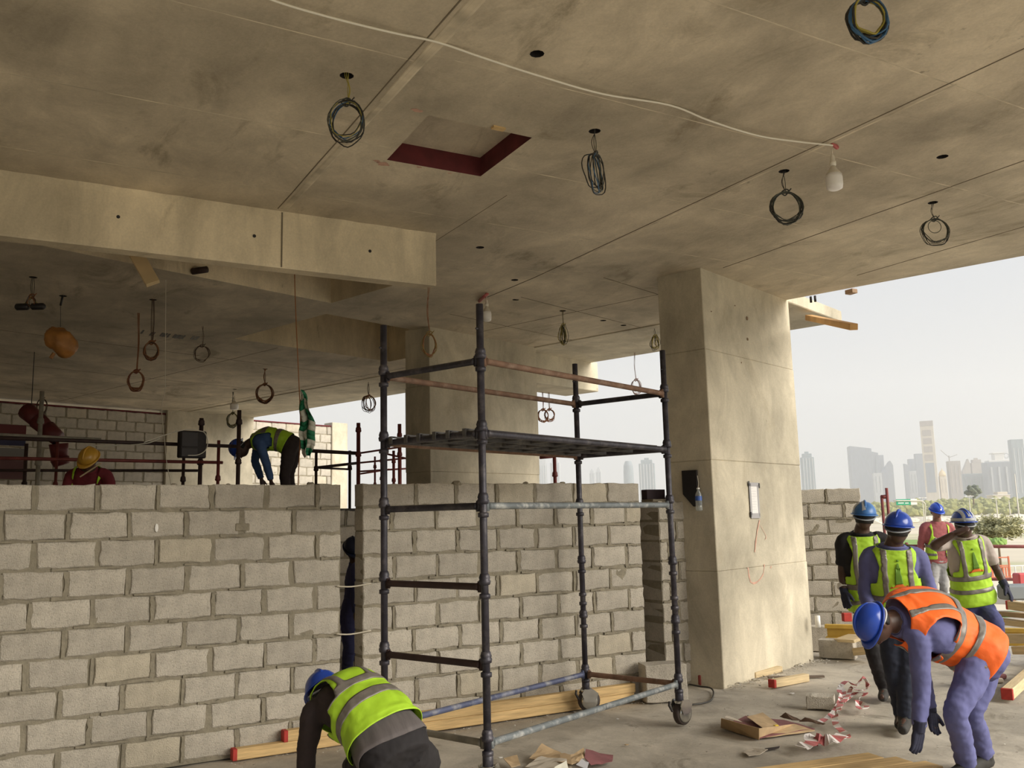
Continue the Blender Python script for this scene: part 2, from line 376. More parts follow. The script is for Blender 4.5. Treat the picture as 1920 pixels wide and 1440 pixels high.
for x, z in ((.705, 4.055), (1.735, 4.045), (2.735, 4.045)):
    MB().lathe([(.014, 0), (.014, .012)], 10, 0, Matrix.Translation((x, 7.262, z)) @ Matrix.Rotation(pi/2, 4, 'X')).build('tie_hole', BLACKP, beam)
# ---- edge beams and balcony slab
def cbox(name, lo, hi, m, label, ch=.01):
    M = Matrix.Rotation(YC, 4, 'Z'); mm = MB(); mm.bbox(lo, hi, ch, 0, M); return struct(mm.build(name, m), label)
cbox('balcony_slab', (10.42, 4.66, 4.275), (12.17, 20.9, 4.43), COLM, 'concrete balcony slab edge jutting out past the near column')
cbox('edge_beam', (10.4, 8.95, 3.80), (12.36, 9.66, 4.30), COLM, 'concrete edge beam jutting out past the far column')
# ---- columns
def column(name, lo, hi, label, lifts):
    M = Matrix.Rotation(YC, 4, 'Z'); mm = MB(); z = lo[2]
    for k, zt in enumerate(lifts + [hi[2]]):
        o = .004*(k % 2); mm.bbox((lo[0] + o, lo[1] + o, z), (hi[0] - o, hi[1] - o, zt), .007, 0, M); z = zt
    return struct(mm.build(name, COLM), label)
pillar = column('pillar_near', (8.34, 4.65, -.02), (10.47, 5.2, 4.31), 'broad cast concrete column standing right of the scaffold tower', [1.13, 2.26, 3.42])
column('pillar_far', (8.23, 8.72, -.02), (10.47, 9.21, 4.31), 'far concrete column seen through the scaffold tower', [1.2, 2.35, 3.5])
# spots, tie holes and faded red spray on the near column (local frame: c along the face)
def face_poly(name, pts, m, off=.003, d=4.65):
    mm = MB(); mm.add([CF(c, d - off, z) for c, z in pts], [tuple(range(len(pts)))]); return mm.build(name, m, pillar)
def stroke(name, pts, w, m, jit=.008, seed=1):
    """uneven sprayed line following points on the column face"""
    rr = random.Random(seed); P = catmull([(c, z, 0) for c, z in pts], 5); L = []; Rr = []
    for i, p in enumerate(P):
        t = (P[min(i + 1, len(P) - 1)] - P[max(i - 1, 0)]).normalized(); s = Vector((-t.y, t.x, 0)); k = w*(.5 + .7*rr.random())
        L.append((p + s*k)); Rr.append((p - s*k))
    poly = [(q.x + jit*(rr.random() - .5), q.y) for q in L + Rr[::-1]]
    return face_poly(name, poly, m)
spray = []
stroke('spray_mark', [(9.322,4.65,1.63)[::2], (9.239,4.65,1.488)[::2], (9.163,4.65,1.291)[::2]], .012, REDMARK, seed=3)
stroke('spray_mark', [(9.328,4.65,1.584)[::2], (9.45,4.65,1.453)[::2], (9.419,4.65,1.414)[::2]], .004, REDMARK, seed=4)
stroke('spray_mark', [(8.984,4.65,1.137)[::2], (9.025,4.65,0.99)[::2], (9.156,4.65,0.971)[::2], (9.315,4.65,1.04)[::2], (9.369,4.65,1.151)[::2]], .011, REDMARK, seed=5)
stroke('spray_mark', [(9.532,4.65,1.119)[::2], (9.503,4.65,1.098)[::2]], .010, REDMARK, seed=6)
for (c, _, z), r in (((9.332,4.65,3.892), .024), ((9.313,4.65,3.649), .018), ((9.056,4.65,3.996), .008), ((9.125,4.65,3.359), .010), ((8.517,4.65,3.844), .007)):
    MB().lathe([(r, 0), (r*.7, .004)], 9, 0, Matrix.Translation(CF(c, 4.65, z)) @ Matrix.Rotation(YC, 4, 'Z') @ Matrix.Rotation(pi/2, 4, 'X')).build('tie_hole', mat('rusty_spot', (.22, .15, .09), .9), pillar)

# ---- concrete block walls, every block a piece of its own
def block_mesh(w, h, dep, seed, m, rough=.008):
    rr = random.Random(seed); pts = []
    nx, nzv = 5, 3
    for i in range(nx): pts.append((-w/2 + w*i/nx, -h/2))
    for i in range(nzv): pts.append((w/2, -h/2 + h*i/nzv))
    for i in range(nx): pts.append((w/2 - w*i/nx, h/2))
    for i in range(nzv): pts.append((-w/2, h/2 - h*i/nzv))
    n = len(pts); vs = []
    J = [((rr.random() - .62)*rough*2, (rr.random() - .62)*rough*2) for _ in pts]
    def ring(y, inset, k): 
        for (x, z), (jx, jz) in zip(pts, J):
            sx = 1 if x > 0 else -1; sz = 1 if z > 0 else -1
            vs.append((x + sx*(k*jx - inset)*(abs(x) > w/2 - 1e-4), y, z + sz*(k*jz - inset)*(abs(z) > h/2 - 1e-4)))
    ring(-dep/2, .007, 1); ring(-dep/2 + .006, 0, 1); ring(dep/2, 0, .3)
    fs = [tuple(range(n))]
    for r in range(2):
        for j in range(n): fs.append((r*n + (j + 1) % n, r*n + j, (r + 1)*n + j, (r + 1)*n + (j + 1) % n))
    fs.append(tuple(range(2*n, 3*n))[::-1])
    mm = MB(); mm.add(vs, fs); return mm.mesh('block', m)
BL = {}
def block_of(w, seed, dep, m, h=.197):
    key = (round(w, 2), seed, dep, m.name, h)
    if key not in BL: BL[key] = block_mesh(key[0], h, dep, hash(key[:2]) & 255, m)
    return BL[key]
def wall(name, label, origin, ang, length, ztop, courses, phase, dep=.20, pitch=.2012, bottom=0.0, mod=.4016, joint=.027, warm=.07, skip=None, jit=.006, bricky=False, smear=.55):
    rr = random.Random(name); nxs = max(2, int(length/.06)); H = ztop - bottom; nzs = max(2, int(H/.06)); mm = MB(); vs = []
    rec = .0098
    for i in range(nxs + 1):
        for j in range(nzs + 1):
            x = length*i/nxs; z = bottom + (H - .006)*j/nzs
            y = rec + .008*nz((x*5, z*9, origin[0])) + .004*nz((x*19, z*23, 3)) if 0 < i < nxs and 0 < j < nzs else rec
            vs.append((x, y, z))
    fs = []
    for i in range(nxs):
        for j in range(nzs): a = i*(nzs + 1) + j; fs.append((a, a + nzs + 1, a + nzs + 2, a + 1))
    mm.add(vs, fs); mm.box((.004, rec + .004, bottom), (length - .004, dep - .008, ztop - .006))
    w = struct(mm.build(name, MORTAR, None, False, (origin[0], origin[1], 0), (0, 0, ang)), label)
    sm = MB()
    for k in range(courses):
        zt = ztop - pitch*k; zb = max(zt - pitch + .020, bottom + .001)
        if zt - zb < .05: break
        edges = [0.0]; x = (phase[k % 2] % mod); x = x if x > .08 else x + mod
        while x < length - .10: edges.append(x + rr.uniform(-.014, .014)); x += mod
        edges.append(length)
        for a, b in zip(edges[:-1], edges[1:]):
            lo = a + (joint/2 if a > 0 else 0); hi = b - (joint/2 if b < length else 0)
            if skip and skip((lo + hi)/2, (zt + zb)/2): continue
            wd = round(hi - lo, 2); full = mod - joint - .02 < wd < mod - joint + .02
            m = BLOCK2 if rr.random() < warm else BLOCK
            me = block_of(round(mod - joint, 2) if full else wd, rr.randrange(8), dep, m, round(pitch - .021, 3) if zt - zb > pitch - .03 else round(zt - zb, 2))
            def strip(P0, P1, w0, w1, along):
                k_ = 6; o_ = len(sm.v); yy = -.0012 - .0045*rr.random()
                for q in range(k_ + 1):
                    t_ = q/k_; cx_, cz_ = P0[0] + (P1[0] - P0[0])*t_, P0[1] + (P1[1] - P0[1])*t_
                    e0, e1 = rr.uniform(w0, w1), rr.uniform(w0, w1)
                    for e_, y_ in ((-e0*1.25, .006), (-e0, yy), (e1, yy), (e1*1.25, .006)):
                        sm.v.append((cx_ + e_, y_, cz_) if along == 'z' else (cx_, y_, cz_ + e_))
                for q in range(k_):
                    for j in range(3):
                        f_ = (o_ + 4*q + j, o_ + 4*q + j + 1, o_ + 4*q + j + 5, o_ + 4*q + j + 4); sm.f.append(f_ if along == 'z' else f_[::-1]); sm.mi.append(0)
            if smear and a > 0 and rr.random() < .8: strip((a, zb - .006), (a + rr.uniform(-.006, .006), zt - .006), .008, .008 + .018*rr.random(), 'z')
            if smear and rr.random() < .75:
                c_ = rr.uniform(lo, hi); h_ = rr.uniform(.06, .2); strip((max(.01, c_ - h_), zb - .010), (min(length - .01, c_ + h_), zb - .010), .005, .008 + .010*rr.random(), 'x')
            o = link('block', me, w, ((lo + hi)/2, dep/2 + rr.uniform(-jit, jit), (zt + zb)/2 + rr.uniform(-.003, .003)), (0, rr.uniform(-.008, .008), rr.uniform(-.006, .006)))
    if sm.v: sm.build('mortar_smears', MORTAR, w)['kind'] = 'stuff'
    return w
wl1 = wall('wall_left', 'left concrete block partition with wide mortar joints at front', (-1.734, 7.18), 0, 4.189, 2.019, 10, (1.979, 2.192))
wl2 = wall('wall_right', 'concrete block partition behind the scaffold tower', (2.647, 7.18), 0, 2.847, 2.024, 10, (.460, .6655 - .4016))
MB().bbox((3.35, -.004, 1.66), (3.46, .02, 1.72), .006).build('mortar_lump', MORTAR, wl1)
wall('wall_pier', 'short block pier between the partition and the near column', (5.94, 7.45), 0, .33, 1.845, 9, (.12, .22), dep=.34, warm=.0, pitch=.2045, bricky=True)
wall('wall_back', 'low block wall seen through the gap between the partitions', (2.6, 11.2), 0, 3.4, 1.86, 9, (.1, .32))
# lumps of set mortar along the wall tops
def lump(parent, x, y, z, r, seed, name='mortar_lump', m=None):
    bm = bmesh.new(); bmesh.ops.create_icosphere(bm, subdivisions=2, radius=1)
    for v in bm.verts:
        k = 1 + .45*nz(v.co*1.5 + Vector((seed, 0, 0))); v.co = Vector((v.co.x*r*1.5*k, v.co.y*r*k, v.co.z*r*.75*k))
    me = bpy.data.meshes.new(name); bm.to_mesh(me); bm.free(); me.materials.append(m or MORTAR); return link(name, me, parent, (x, y, z))
for x, z, r in ((.87, .0, .032), (1.57, .0, .02), (1.97, 0, .02), (.57, -.2, .022), (1.2, -.41, .02), (.96, -.21, .02)):
    lump(wl2, x, .02, 2.024 + z, r, x*7)
for x, z, r in ((3.3, 0, .012), (3.95, .003, .02), (2.9, 0, .015)): lump(wl1, x, .05, 2.019 + z, r, x*5)
# white paint dab on one block of the left wall
mm = MB(); mm.lathe([(.0, 0), (.012, .001), (.0, .002)], 10, 0, Matrix.Translation((2.78, -.009, 1.70)) @ Matrix.Rotation(pi/2, 4, 'X') @ Matrix.Diagonal((1, 2.6, 1, 1)))
mm.build('paint_dab', WHITE, wl1)
# far wall: block panels either side of a plain concrete panel
fo = CF(5.6, 19.1)
wf = wall('wall_far_left', 'dark far block panel at the left under the soffit', (fo.x, fo.y), YC, 4.35, 4.19, 13, (.1, .32), dep=.2, bottom=1.4, mod=.42, pitch=.215, jit=.004, smear=0)
fo = CF(12.15, 19.1)
wf2 = wall('wall_far_right', 'far block panel beside the bright opening', (fo.x, fo.y), YC, 2.35, 4.19, 13, (.12, .33), dep=.2, bottom=1.4, mod=.42, pitch=.215, smear=0)
cbox('wall_far_middle', (9.95, 19.02, -.02), (12.15, 19.4, 4.31), COLM, 'plain far concrete wall panel between the block panels')
cbox('wall_far_end', (14.5, 19.05, -.02), (15.0, 19.4, 4.31), COLM, 'pale concrete end of the far wall beside the opening')
cbox('wall_far_base', (2.0, 19.14, -.02), (14.6, 19.34, 1.42), BLOCK, 'lower part of the far wall hidden behind the partitions')
cbox('shade_wall_west', (-9.2, -2.5, -.02), (-9.0, 21, 4.31), COLM, 'added unseen concrete wall closing the left side against light')  # out of view, added to stop light leaking in from the left
cbox('shade_wall_east', (12.0, 10.3, -.02), (12.2, 13.25, 4.28), BLOCK, 'added block wall hidden behind the far column, keeping light off the deep interior')  # unseen wall added to cut the light reaching the deep interior
cbox('wall_north', (-9.2, 20.5, -.02), (5.6, 20.8, 4.31), COLM, 'concrete wall closing the dark back corner')
cbox('trim_1', (5.6, 19.08, 4.19), (9.95, 19.28, 4.225), REDPAINT, 'dark red steel channel along the top of the far left panel')
cbox('trim_2', (12.15, 19.08, 4.19), (14.5, 19.28, 4.225), REDPAINT, 'dark red steel channel along the top of the far right panel')
# block wall outside, right of the near column
e = Vector((9.77, 8.11)); ang = radians(-42); t = Vector((cos(ang), sin(ang))); o = e - t*1.35
wall('wall_outside', 'rough block wall behind the workers right of the near column', (o.x, o.y), ang, 1.35, 2.0, 10, (.05, .27), pitch=.198, mod=.44, warm=.0, jit=.010, joint=.032)

# ================================================================ SCAFFOLD TOWER
def cup(mm, z, r=.024, M=None):
    mm.lathe([(r, z - .035), (r + .012, z - .03), (r + .016, z - .008), (r + .010, z), (r + .013, z + .012), (r + .006, z + .035), (r, z + .04)], 12, 0, M)
def tower():
    a = Vector((2.735, 5.215, 0)); ang = .3712; u = Vector((cos(ang), sin(ang), 0)); v = Vector((-sin(ang), cos(ang), 0)); Lx, Ly = 2.405, .93
    root = thing('scaffold_tower', 'dark steel scaffold tower on casters before the block partition', 'scaffold', (a.x, a.y, 0), ang)
    P = {'A': (0, 0), 'D': (Lx, 0), 'B': (0, Ly), 'C': (Lx, Ly)}
    for k, (x, y) in P.items():
        mm = MB(); mm.tube([(x, y, .235), (x, y, 3.12)], .0245, 14)
        for z in (.33, .80, 1.28, 1.79, 2.26, 2.74): cup(mm, z + .045, M=Matrix.Translation((x, y, 0))); mm.lathe([(.024, z - .075), (.036, z - .07), (.036, z - .045), (.024, z - .04)], 12, 0, Matrix.Translation((x, y, 0)))
        if k in 'CD':
            for z in (1.02, .94): mm.lathe([(.024, z - .018), (.034, z - .012), (.034, z + .012), (.024, z + .018)], 12, 0, Matrix.Translation((x, y, 0)))
        mm.lathe([(.030, .19), (.034, .195), (.034, .26), (.028, .27)], 12, 0, Matrix.Translation((x, y, 0)))
        mm.tube([(x, y, 2.95), (x - .04, y, 2.95)], .007, 6)
        mm.build('post', PIPE, root, True)
        # caster: zinc jack, fork, wheel with bright cover
        cm = MB(); cm.lathe([(.022, .30), (.022, .20), (.045, .195), (.045, .18), (.03, .175), (.03, .155)], 14, 0, Matrix.Translation((x, y, 0)))
        cs = link('caster', cm.mesh('caster', CHROME, True), root)
        wz = .098; off = .04; CA = {'A': .5, 'B': -.5, 'C': -.7, 'D': -.15}[k]
        wm = MB(); M = Matrix.Translation((x + off, y, wz)) @ Matrix.Rotation(pi/2 + .5, 4, 'X') @ Matrix.Rotation(0, 4, 'Z')
        M = Matrix.Translation((x + off, y - .0, wz)) @ Matrix.Rotation(CA, 4, 'Z') @ Matrix.Rotation(pi/2, 4, 'X')
        wm.lathe([(.03, -.03), (.088, -.03), (.098, -.02), (.098, .02), (.088, .03), (.03, .03)], 22, 0, M); wm.build('wheel', RUBBER, cs, True)
        hm = MB(); hm.lathe([(.012, .038), (.07, .036), (.088, .028), (.06, .044), (.02, .05)], 18, 0, M); hm.lathe([(.012, -.038), (.07, -.036), (.088, -.028), (.06, -.044), (.02, -.05)], 18, 0, M)
        hm.build('wheel_cover', CHROME, cs, True)
        for s in (-1, 1):
            fm = MB()
            pl = [(-.045, .02), (.045, .02), (.075, .09), (.03, .125), (-.05, .13), (-.075, .09)]
            R = Matrix.Translation((x, y, wz - .02)) @ Matrix.Rotation(CA, 4, 'Z') @ Matrix.Rotation(pi/2, 4, 'X')
            fm.add([R @ Vector((px + off*.6, pz, s*.052 + q*.004)) for q in (-1, 1) for px, pz in pl],
                   [tuple(range(6))[::-1], tuple(range(6, 12))] + [(i, (i + 1) % 6, 6 + (i + 1) % 6, 6 + i) for i in range(6)])
            fm.build('fork', CHROME, cs)
        bm_ = MB(); bm_.tube([(x - .07, y + .03, .12), (x - .10, y + .04, .17), (x - .09, y + .04, .20)], .011, 6); bm_.build('brake_lever', REDEND if k == 'A' else STEELDK, cs)
    def ledger(p, q, z, m, name='ledger', r=.0225):
        p, q = Vector((*P[p], z)), Vector((*P[q], z)); d = (q - p).normalized(); mm = MB()
        mm.tube([p + d*.05, p + d*.07, q - d*.07, q - d*.05], [r*1.25, r, r, r*1.25], 12)
        for e_, s in ((p, 1), (q, -1)):
            c_ = e_ + d*s*.038; mm.box((c_.x - .012, c_.y - .012, z - .035), (c_.x + .012, c_.y + .012, z + .035))
        mm.build(name, m, root, True)
    for z in (.80, 1.28, 1.79, 2.26): ledger('A', 'B', z, PIPEDK if z < 1.5 else PIPE, 'transom')
    ledger('A', 'B', 2.74, PIPE, 'transom'); ledger('D', 'C', 2.74, PIPE, 'transom'); ledger('D', 'C', 2.26, PIPE, 'transom')
    ledger('A', 'B', .33, PIPEPALE, 'transom'); ledger('C', 'D', .33, PIPER, 'transom')
    ledger('A', 'D', .33, PIPEG); ledger('B', 'C', .33, PIPEB)
    ledger('A', 'D', 1.79, PIPEG); ledger('A', 'D', 2.74, PIPER); ledger('B', 'C', 2.74, PIPER)
    ledger('A', 'D', 2.26, PIPE); ledger('B', 'C', 2.26, PIPER)
    for i in range(3):
        y0 = .06 + .275*i; mm = MB(); z = 2.288
        mm.bbox((.06, y0, z), (Lx - .06, y0 + .25, z + .008), .002); mm.box((.06, y0, z - .038), (Lx - .06, y0 + .006, z)); mm.box((.06, y0 + .244, z - .038), (Lx - .06, y0 + .25, z))
        for xx in [0.3 + .3*q for q in range(7)]: mm.box((xx, y0 + .006, z - .03), (xx + .03, y0 + .244, z))
        mm.build('deck_plank', DECK, root)
        for yy in (.05, .2): 
            hk = MB(); hk.box((-.008, y0 + yy, 2.288), (.07, y0 + yy + .03, 2.298)); hk.box((-.036, y0 + yy, 2.245), (-.028, y0 + yy + .03, 2.298)); hk.box((-.034, y0 + yy, 2.292), (0, y0 + yy + .03, 2.299))
            hk.build('plank_hook', DECK, root)
    return root
tower()
lump(None, *(3.831,6.307,2.409), .04, 5, 'mortar_lump', mat('dried_mortar', (.34, .29, .22), .95, var=.2)); tag(bpy.data.objects['mortar_lump.006'] if 'mortar_lump.006' in bpy.data.objects else col.objects[-1])
_l = col.objects[-1]; _l.name = 'mortar_clod'; _l.location = CF(0, 0) + Vector((3.62, 6.12, 2.325)); tag(_l, 'dried mortar clod lying on the scaffold deck', 'mortar')

# ================================================================ HANGING CABLE COILS AND LAMPS
def facing(ratio, sgn=1):      # turn of a hanging ring so that it is seen with this width to height ratio from the front
    return YAW*-1 + sgn*math.acos(max(-1, min(1, ratio)))
def coil(label, hole, drop, rx, rz, wires, n=9, ratio=1.0, sgn=1, spread=.02, wr=.0035, tassel=False, seed=1, tie=True, cat='cable', group='cable coils hanging from the ceiling'):
    hx, hy, hz = hole; rr = random.Random(seed); th = facing(ratio, sgn)
    root = thing('cable_coil', label, cat, (hx, hy, hz), th, group)
    zt = -drop; L = MB()
    for k in range(3):
        o = .010*k; L.tube(catmull([(o - .01, 0, .06), (o - .01, 0, 0), (.02*sin(k + seed), .01*k, -drop*.5), (.006*k, 0, zt - .01)], 5), wr*.7, 6)
    L.build('lead_wire', wires[-1], root, True)
    if tie:
        T = MB(); T.tube(catmull([(-.03, 0, zt + .0), (.0, .012, zt - .02), (.025, 0, zt + .012), (.0, -.012, zt + .02)], 4, True), wr*1.5, 6, closed=True); T.tube([(.02, 0, zt), (.045, 0, zt + .03)], wr*1.3, 6); T.build('tie', wires[0], root, True)
    for k in range(n):
        M = MB(); a0 = rr.uniform(-1, 1)*spread; x_ = rx*(1 + rr.uniform(-.16, .10)); z_ = rz*(1 + rr.uniform(-.14, .12)); tilt = rr.uniform(-1, 1)*spread*6; ph = rr.uniform(0, 6)
        pts = []
        for q in range(22):
            a = 2*pi*q/22; x = x_*sin(a); z = zt - z_ + z_*cos(a); y = a0 + tilt*.10*sin(a) + .006*sin(3*a + ph) + tilt*.3*(z - zt)
            if tassel: x = x*(.35 + .65*((zt - z)/(2*z_))) 
            pts.append((x + .004*sin(4*a + ph), y, z + .004*cos(5*a + ph)))
        M.tube(pts, wr*rr.uniform(.8, 1.25), 6, closed=True); M.build('loop', wires[k % len(wires)], root, True)
    return root
H = lambda x, y, z=4.29: (x, y, z)
coil('loose dark cable coil left of the ceiling hatch, loops fanned out', H(1.661, 4.785), .165, .10, .122, [WIREB, WIREG, WIREB, WIREBL, WIREB, WIREY], 10, 1.0, 1, .05, .0032, seed=1)
coil('narrow dark cable coil seen edge-on right of the ceiling hatch', H(3.408, 4.77), .165, .12, .128, [WIREB, WIREG, WIREBL, WIREB], 9, .45, 1, .03, .0035, seed=2)
coil('round black cable coil hanging left of the front bulb', H(5.131, 4.721), .17, .118, .118, [WIREB, WIREG, WIREB], 10, 1.0, 1, .012, .0036, seed=3)
c4 = coil('thin dark cable coil nearest the slab edge, small loop inside the big one', H(6.837, 4.672), .145, .122, .108, [WIREG, WIREB], 8, 1.0, 1, .012, .003, seed=4)
M = MB(); M.tube(catmull([(.055*sin(2*pi*q/14), .01, -.21 + .055*cos(2*pi*q/14)) for q in range(14)], 2, True), .003, 6, closed=True); M.build('loop', WIREG, c4, True)
coil('thick blue and black cable coil cut by the top edge of the picture', H(3.509, 2.646), .165, .088, .105, [WIREB, WIREBL, WIREG, WIREB, WIREY, WIREB, WIREBL], 16, 1.0, 1, .02, .0048, seed=5)
coil('yellowish wire tassel hanging between the two columns', H(6.118, 9.406), .185, .055, .115, [WIREY, WIREG, mat('olive_wire', (.10, .085, .02), .6)], 9, .8, 1, .05, .0036, True, seed=6)
coil('yellowish wire tassel half behind the near column', H(7.85, 9.75), .12, .07, .09, [WIREY, WIREG], 8, .8, 1, .05, .0036, True, seed=7)
coil('brown cable coil seen edge-on near the bright opening', H(5.903, 15.73), .27, .15, .145, [WIREO, mat('brown_wire', (.07, .035, .02), .6)], 9, .5, 1, .05, .0055, seed=8)
coil('round orange-brown cable coil left of the green and white flag', H(3.826, 15.072), .26, .135, .155, [WIREO, mat('brown_wire', (.07, .035, .02), .6), WIREO], 9, .95, 1, .03, .007, seed=9)
coil('thin gold wire coil hanging on a long wire from the beam end', (3.33, 7.33, 3.803), .43, .065, .10, [mat('gold_wire', (.22, .15, .03), .5), WIREO], 6, .9, 1, .012, .003, seed=10)
cb = coil('dark cable tuft ending in two black connectors, far left', H(.221, 10.336), .20, .06, .05, [WIREO, WIREB], 4, 1, 1, .03, .004, True, seed=11)
for x in (-.09, .07):
    M = MB(); M.lathe([(.02, -.075), (.036, -.06), (.036, .05), (.02, .07)], 10, 0, Matrix.Translation((x, 0, -.31)) @ Matrix.Rotation(pi/2, 4, 'Y')); M.build('connector', BLACKP, cb, True)
    M = MB(); M.tube([(0, 0, -.2), (x*.5, 0, -.25), (x, 0, -.29)], .004, 6); M.build('connector_wire', WIREY, cb, True)
coil('upper orange cable ring, on the dark ceiling under the pale plank', H(1.458, 10.838), .50, .075, .10, [WIREO, mat('brown_wire', (.07, .035, .02), .6)], 8, .95, 1, .02, .006, seed=12)
coil('lower reddish cable ring, below the upper orange ring', H(1.40, 11.6), .72, .085, .11, [mat('red_brown_wire', (.15, .04, .02), .6), WIREO], 8, .95, 1, .02, .006, seed=13)
coil('faint thin cable ring right of the two orange rings', ((2.243,12.074,4.29)), .26, .10, .10, [mat('brown_wire', (.07, .035, .02), .6)], 4, 1, 1, .02, .003, seed=14)
coil('small double cable ring over the far plain wall panel', ((3.938,17.936,4.29)), .42, .11, .13, [mat('olive_wire', (.10, .085, .02), .6), WIREG], 7, 1, 1, .03, .006, seed=15)
coil('small dim cable coil at the far left end of the back wall', ((0.685,19.349,4.29)), .10, .09, .15, [mat('brown_wire', (.07, .035, .02), .6)], 5, .9, 1, .02, .005, seed=16)
coil('pale ring of cable against the sky right of the tower', (8.723,11.356,4.276), .44, .085, .105, [mat('pink_brown_wire', (.26, .17, .15), .6)], 5, .9, 1, .02, .004, seed=17)
coil('rusty wire ring against the sky beside the far column, right one', ((8.036,12.865,3.802)), .29, .088, .095, [WIREO], 7, .95, 1, .02, .005, seed=18)
coil('rusty wire ring against the sky beside the far column, left one', ((7.899,12.847,3.802)), .30, .09, .10, [WIREO], 7, .95, 1, .02, .005, seed=19)

def bulb(label, top, cord, r=.047):
    root = thing('lamp_bulb', label, 'lamp', top, 0)
    M = MB(); M.tube([(0, 0, 0), (.002, 0, -cord*.5), (0, 0, -cord)], .0035, 8); M.build('cord', CABLEW, root, True)
    M = MB(); M.lathe([(.006, -cord + .012), (.014, -cord), (.017, -cord - .04), (.022, -cord - .043), (.022, -cord - .07), (.018, -cord - .075)], 16); M.build('lamp_holder', CABLEW, root, True)
    z = -cord - .075
    M = MB(); M.lathe([(.016, z), (.02, z - .012), (r*.9, z - .055), (r*1.02, z - .065)], 20); M.build('heat_sink', mat('bulb_collar', (.62, .57, .48), .5), root, True)
    M = MB(); M.lathe([(r*1.0, z - .064), (r*1.06, z - .09), (r*1.06, z - .14), (r*.98, z - .165), (r*.6, z - .176), (.001, z - .178)], 20); M.build('diffuser', BULBG, root, True)
    return root
bulb('white lamp bulb hanging at the end of the long white cable', (5.04, 4.185, 4.25), .055, .055)
bulb('white lamp bulb behind the tallest scaffold post', (4.85, 9.068, 4.285), .06, .05)
bulb('white lamp bulb far back by the plain wall panel', (3.886, 17.568, 4.285), .14, .075)
# white supply cable pinned along the soffit
pts = [(0.978,4.149,4.265), (1.137,4.154,4.25), (1.416,4.164,4.25), (1.713,4.175,4.262), (1.968,4.19,4.283), (2.242,4.18,4.255), (2.62,4.201,4.245), (3.104,4.246,4.26), (3.602,4.218,4.283), (3.945,4.232,4.255), (4.395,4.256,4.25), (4.766,4.221,4.262), (5.03, 4.185, 4.275), (5.06, 4.19, 4.275)]
c = tag(MB().tube(catmull(pts, 6), .0065, 8).build('supply_cable', CABLEW, None, True), 'long white cable slung along the ceiling to the front bulb', 'cable')
M = MB(); M.tube(catmull([(5.05, 4.185, 4.288), (5.085, 4.18, 4.262), (5.10, 4.185, 4.275), (5.07, 4.19, 4.288)], 4, True), .012, 8, closed=True); M.build('red_tape', TAPER, c, True)
M = MB(); M.tube(catmull([(4.908,9.357,4.283), (4.789,9.009,4.25), (4.83,9.005,4.285)], 4), .02, 6); tag(M.build('red_tag', TAPER, None, True), 'small red tape tag on the ceiling above the scaffold post bulb', 'tag')
# orange bag, rope with flag
bg = thing('plastic_bag', 'orange plastic bag hanging from the dark ceiling at left', 'bag', (.541, 11.02, 4.29))
M = MB(); M.tube([(0, 0, .02), (-.02, 0, -.12)], .012, 6); M.tube([(-.02, 0, -.12), (-.01, 0, -.36)], .003, 5); M.build('string', BLACKP, bg, True)
bm = bmesh.new(); bmesh.ops.create_icosphere(bm, subdivisions=4, radius=1)
for v in bm.verts:
    k = 1 + .22*nz(v.co*1.3 + Vector((4, 0, 0))) + .08*nz(v.co*5); v.co = Vector((v.co.x*.165*k, v.co.y*.13*k, -.53 + v.co.z*.155*k + .05*v.co.x*-1))
me = bpy.data.meshes.new('sack'); bm.to_mesh(me); bm.free(); me.materials.append(ORANGEBAG); me.polygons.foreach_set('use_smooth', [True]*len(me.polygons)); link('sack', me, bg)
M = MB(); M.tube([(-.06, 0, -.66), (-.09, 0, -.72)], .02, 6); M.build('tail', ORANGEBAG, bg)
fl = thing('warning_flag', 'green and white checked flag strip tied to an orange rope', 'flag', (2.971,10.154,2.167))
z0 = fl.location.z; rp = []
for p in ((2.776,9.769,5.053), (2.806,9.833,4.582), (2.854,9.908,3.986), (2.925,9.998,3.228), (2.959,10.053,2.793), (2.971,10.154,2.167), (2.993,10.229,1.661)): rp.append(Vector(p) - fl.location)
MB().tube(catmull(rp, 5), .0055, 6).build('rope', ROPEO, fl, True)
prof = [(566, 733, 5), (571, 755, 14), (575, 785, 20), (577, 810, 20), (575, 835, 17), (577, 856, 11)]
CW = [Vector((2.628,10.24,2.801)), Vector((3.153,9.944,2.787)), Vector((2.66,10.325,2.205))]
ux = (CW[1] - CW[0])/100; uy = (CW[2] - CW[0])/100; un = ux.cross(uy).normalized()
base = CW[0]
R_, Q = 14, 4; gv = []
for i in range(R_ + 1):
    f = i/R_*(len(prof) - 1); k = min(int(f), len(prof) - 2); f -= k; cx, cy, w = [prof[k][j]*(1 - f) + prof[k + 1][j]*f for j in range(3)]
    for j in range(Q + 1):
        s = j/Q - .5; gv.append(base + ux*(cx + s*w*1.35 - 500 + 2*sin(i*1.3)) + uy*(cy - 800 + 3*sin(j*2)) + un*(.05*sin(j*2.4 + i*.5)) - fl.location)
gf = {0: MB(), 1: MB()}
for i in range(R_):
    for j in range(Q):
        a = i*(Q + 1) + j; gf[((i // 2) + (j // 2)) % 2].add([gv[a], gv[a + 1], gv[a + Q + 2], gv[a + Q + 1]], [(0, 1, 2, 3)])
for k, m in ((0, WHITEF), (1, GREENF)):
    o = gf[k].build('flag_cloth', m, fl, True); md = o.modifiers.new('thick', 'SOLIDIFY'); md.thickness = .006
